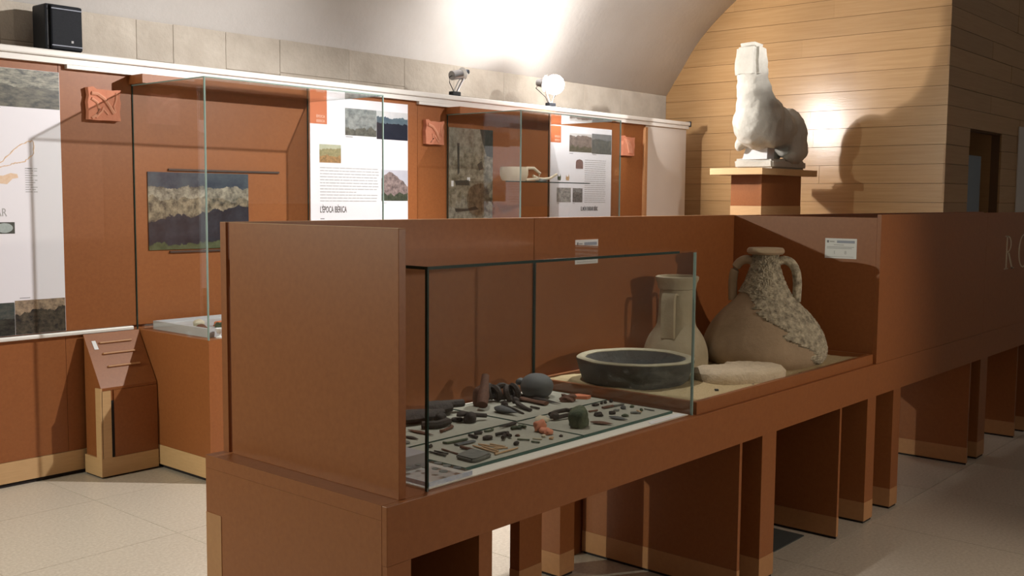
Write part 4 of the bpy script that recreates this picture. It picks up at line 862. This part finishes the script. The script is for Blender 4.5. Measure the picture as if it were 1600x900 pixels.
# front left mat
hook('fibula', [(2.309, 2.275), (2.312, 2.262), (2.33, 2.258), (2.36, 2.256), (2.396, 2.253)], 0.0045, 'bronze_green', 'long green bronze rod with a turned end, left of front mat', 'rod')
rod('bronze_plate', (2.316, 2.225), (2.391, 2.219), 0.011, 'pot_grey', 'flat dark strip in front of the long green rod', 'strip', 0.3)
rod('needle', (2.198, 2.222), (2.195, 2.152), 0.0038, 'iron', 'dark needle nearest the acrylic coin box', 'needle')
rod('needle', (2.216, 2.220), (2.218, 2.165), 0.0034, 'iron', 'second dark needle from the acrylic coin box', 'needle')
rod('needle', (2.248, 2.220), (2.237, 2.143), 0.0032, 'rust', 'third needle from the acrylic coin box, brown', 'needle')
rod('bone_stick', (2.302, 2.190), (2.296, 2.126), 0.006, 'rust', 'short red brown stick behind the grey slab', 'stick')
for p, q, lab in [((2.347, 2.182), (2.327, 2.066), 'longest tan bone needle right of the grey slab'), ((2.372, 2.182), (2.386, 2.095), 'tan bone needle in the middle of the needle group'), ((2.350, 2.112), (2.398, 2.084), 'tan bone needle lying crosswise on the needle group'), ((2.308, 2.056), (2.418, 2.060), 'long brown needle nearest the front glass edge'), ((2.360, 2.155), (2.345, 2.076), 'tan bone needle next to the longest one'), ((2.398, 2.155), (2.402, 2.098), 'short tan bone needle at the right of the group')]:
    rod('bone_needle', p, q, 0.0034, 'bone', lab, 'needle')
bm = bmesh.new(); add_prism(bm, [(2.197, 2.110, 0), (2.193, 2.045, 0), (2.21, 2.036, 0), (2.283, 2.048, 0), (2.293, 2.060, 0), (2.290, 2.128, 0), (2.278, 2.134, 0), (2.206, 2.118, 0)], (0, 0, 0.013)); bmesh.ops.bevel(bm, geom=bm.edges[:], offset=0.004, segments=2, affect='EDGES')
find('stone_palette', bm, 'lead_grey', 'rectangular grey stone palette near the front edge', 'palette')
ringo('bronze_ring', 2.484, 2.286, 0.011, 0.0045, 'iron', 'small dark ring at the back of the front left mat', 'ring', 1.1, 0.8)
rod('bronze_scrap', (2.437, 2.282), (2.432, 2.243), 0.006, 'iron', 'short dark bar left of the small ring', 'bar')
ringo('bronze_buckle', 2.448, 2.212, 0.012, 0.006, 'iron', 'oval dark buckle in the middle of the front left mat', 'buckle', 1.1, 0.8)
hook('bronze_hook', [(2.516, 2.288), (2.53, 2.281), (2.55, 2.283), (2.562, 2.292), (2.569, 2.305)], 0.004, 'bronze_green', 'thin green curved hook behind the branching brooch', 'hook')
leaf('bronze_pin', (2.68, 2.29), (2.589, 2.287), 0.008, 'iron', 'tapering black pin with raised head below the mats junction', 'pin', 0.7, 0.12)
bm = bmesh.new()
for a, b in (((2.497, 2.222), (2.525, 2.205)), ((2.546, 2.212), (2.52, 2.20)), ((2.525, 2.205), (2.467, 2.165)), ((2.53, 2.205), (2.505, 2.165))): add_tube(bm, [(*a, 0.002), (*b, 0.006)], 0.006, 8)
find('brooch', bm, 'iron', 'black branching brooch in the middle of the front left mat', 'brooch')
bm = bmesh.new()
for a, b in (((2.601, 2.244), (2.655, 2.237)), ((2.62, 2.256), (2.63, 2.225)), ((2.65, 2.252), (2.648, 2.222))): add_tube(bm, [(*a, 0.002), (*b, 0.003)], 0.0055, 8)
find('brooch', bm, 'bronze_green', 'green black cross-shaped brooch right of the branching one', 'brooch')
bm = bmesh.new(); add_blob(bm, (2.655, 2.165, 0.02), (0.024, 0.020, 0.026), 0, 6); add_blob(bm, (2.645, 2.135, 0.010), (0.018, 0.018, 0.013), 0, 8); add_blob(bm, (2.637, 2.112, 0.010), (0.017, 0.012, 0.011), 0, 9)
find('clay_figurine', bm, 'terracotta', 'orange terracotta figurine fragment at the right of the front left mat', 'figurine')
for nm, x, y, r, m, lab, c in [('bead', 2.547, 2.171, (0.008, 0.007, 0.005), 'rust', 'small brown bead right of the branching brooch', 'bead'), ('bead', 2.640, 2.064, (0.007, 0.006, 0.005), 'iron', 'single dark bead at the right corner of the front left mat', 'bead'), ('bead', 2.451, 2.094, (0.010, 0.008, 0.007), 'iron', 'dark bead right of the bone needles', 'bead'), ('bead', 2.588, 2.064, (0.008, 0.007, 0.006), 'bone', 'tan bead in front of the figurine', 'bead'), ('bead', 2.595, 2.100, (0.008, 0.008, 0.006), 'pale_sherd', 'white bead at the foot of the figurine', 'bead')]:
    lump(nm, x, y, r, m, lab, c, 0, int(x*900))
for p, q, m, lab in [((2.505, 2.136), (2.523, 2.100), 'bronze_green', 'thin green stick left of the pale sticks'), ((2.547, 2.106), (2.559, 2.077), 'pale_sherd', 'cream stick in front of the figurine'), ((2.511, 2.082), (2.520, 2.056), 'bronze_green', 'thin green stick nearest the front glass edge')]: rod('small_stick', p, q, 0.0035, m, lab, 'stick')
# acrylic box of coins and grey card box
ab = empty('acrylic_box', (2.07, 2.08, CT+0.006), 'clear acrylic block with painted edge glints under the coins', 'box')
box('block', 1.99, 2.165, 2.016, 2.18, CT+0.0032, CT+0.019, 'acrylic', ab); box('backing', 1.992, 2.163, 2.018, 2.178, CT+0.0030, CT+0.0031, 'cloth_white', ab)
for b in ((1.99, 2.165, 2.0145, 2.0155), (1.9885, 1.9895, 2.0155, 2.18)): box('bevel', *b, CT+0.0065, CT+0.0188, 'acrylic_glint', ab)  # edge strips painted as bluish highlights
CL = ['coin at the left end of the acrylic box, half hidden by the board', 'coin second from the left on the acrylic box', 'small pale coin in the middle of the acrylic box', 'large dark coin nearest the front of the acrylic box', 'coin in the right middle of the acrylic box', 'dark coin at the right front corner of the acrylic box', 'coin at the back right of the acrylic box', 'faint coin behind the glass corner on the acrylic box']
for k, (x, y, r, m) in enumerate([(2.030, 2.143, 0.012, 'lead_grey'), (2.075, 2.145, 0.009, 'lead_grey'), (2.077, 2.078, 0.010, 'lead_grey'), (2.072, 2.040, 0.013, 'lead_grey'), (2.124, 2.078, 0.012, 'lead_grey'), (2.128, 2.040, 0.012, 'pot_grey'), (2.128, 2.118, 0.012, 'lead_grey'), (2.070, 2.112, 0.010, 'lead_grey')]):
    x, y = x*1.0135, y*1.0135
    tag(lathe('coin', (x, y, CT+0.0192), [(r*0.95, 0), (r, 0.0006), (r, 0.0016), (r*0.88, 0.0020), (r*0.84, 0.0015), (0.001, 0.0016)], m, seg=20), CL[k], 'coin', 'coins on the acrylic box')
gb = empty('card_box', (2.12, 2.25, CT+0.006), 'small grey card box beside the end board inside the case', 'box')
box('body', 2.06, 2.160, 2.195, 2.32, CT+0.0032, CT+0.040, 'grey_card', gb); box('lid', 2.0595, 2.1605, 2.1945, 2.3205, CT+0.040, CT+0.044, 'grey_card', gb)

# ================================================================== STATUE ON ITS PEDESTAL
pd = empty('statue_pedestal', (8.69, 4.49, 0), 'brown square pedestal with a wide pale wooden top under the statue', 'pedestal')
px0, px1, py0, py1 = 8.15, 9.225, 4.24, 4.747
box('plinth', px0+0.02, px1-0.02, py0+0.02, py1-0.02, 0, 1.45, 'mdf', pd)
box('column', 8.27, 9.03, 4.305, 4.60, 1.551, 1.820, 'mdf', pd); box('base_strip', 8.268, 9.032, 4.303, 4.602, 1.4505, 1.5505, 'beige_wood', pd)
box('top_slab', px0, px1, py0, py1, 1.8205, 1.877, 'beige_wood', pd, bev=0.002)
sd = empty('animal_statue', (8.70, 4.47, 1.877), 'pale stone animal sculpture with a broken blocky head on a pedestal', 'statue')
YM = 4.44
def rough_block(name, x0, x1, y0, y1, z0, z1, m, parent, seed, amp=0.012, cuts=5, taper=0.0, bev_=0.02):
    bm = bmesh.new(); add_box(bm, x0, x1, y0, y1, z0, z1)
    bmesh.ops.bevel(bm, geom=bm.edges[:], offset=bev_, segments=3, affect='EDGES'); bmesh.ops.subdivide_edges(bm, edges=bm.edges[:], cuts=cuts, use_grid_fill=True)
    r = random.Random(seed); ph = [r.uniform(0, 6) for _ in range(6)]; cx, cy = (x0+x1)/2, (y0+y1)/2
    for v in bm.verts:
        q = v.co.copy(); f = 1-taper*(q.z-z0)/(z1-z0)
        v.co.x = cx+(q.x-cx)*f+amp*math.sin(17*q.y+23*q.z+ph[0]); v.co.y = cy+(q.y-cy)*f+amp*math.sin(19*q.x+29*q.z+ph[1])
        if q.z > z0+0.02: v.co.z += amp*0.7*math.sin(21*q.x+16*q.y+ph[2])
    return obj(name, bm_mesh(bm, True), m, parent)
rough_block('base', 8.43, 9.09, 4.29, 4.665, 1.877, 1.965, 'statue_stone', sd, 3, 0.008)
prism('support', [(8.44, 4.35, 1.962), (8.44, 4.59, 1.962), (8.47, 4.55, 2.13), (8.47, 4.36, 2.13)], (0.13, 0, 0), 'support_white', sd)
bm = bmesh.new()
def ell(c, r, rot=0): add_blob(bm, c, r, rot, 1, 0.0, False, 3)
ell((8.43, YM, 2.27), (0.25, 0.205, 0.23)); ell((8.40, YM, 2.42), (0.20, 0.17, 0.20)); ell((8.34, YM, 2.55), (0.155, 0.150, 0.18)); ell((8.31, YM, 2.68), (0.140, 0.135, 0.16))
ell((8.55, YM, 2.33), (0.24, 0.17, 0.20)); ell((8.66, YM, 2.31), (0.30, 0.165, 0.155)); ell((8.72, YM, 2.24), (0.34, 0.18, 0.185)); ell((8.98, YM, 2.22), (0.165, 0.185, 0.225))
for s in (-1, 1):
    ell((8.97, YM+s*0.125, 2.10), (0.155, 0.062, 0.17)); ell((8.90, YM+s*0.135, 2.02), (0.12, 0.055, 0.10)); ell((8.82, YM+s*0.135, 1.98), (0.15, 0.052, 0.045)); ell((8.47, YM+s*0.13, 2.18), (0.14, 0.07, 0.13))
ell((8.40, YM+0.16, 2.09), (0.05, 0.04, 0.07)); ell((9.09, YM+0.02, 2.03), (0.05, 0.05, 0.14))
me = bm_mesh(bm, True); bo = obj('body', me, 'statue_stone', sd)
md = bo.modifiers.new('remesh', 'REMESH'); md.mode = 'VOXEL'; md.voxel_size = 0.016; md.use_smooth_shade = True
md = bo.modifiers.new('smooth', 'SMOOTH'); md.factor = 0.5; md.iterations = 5
tx_ = bpy.data.textures.new('chisel', 'CLOUDS'); tx_.noise_scale = 0.11; tx_.noise_depth = 3
md = bo.modifiers.new('chisel', 'DISPLACE'); md.texture = tx_; md.strength = 0.035; md.mid_level = 0.5; md.texture_coords = 'LOCAL'
rough_block('head', 8.16, 8.40, YM-0.115, YM+0.115, 2.635, 2.945, 'statue_stone', sd, 12, 0.006, 3, 0.06, 0.042)

# dark rubber mat on the floor below the counter
tag(box('floor_mat', 4.05, 4.62, 2.13, 2.55, 0.0005, 0.006, 'slate_mat'), 'small dark mat on the floor beneath the counter', 'mat')
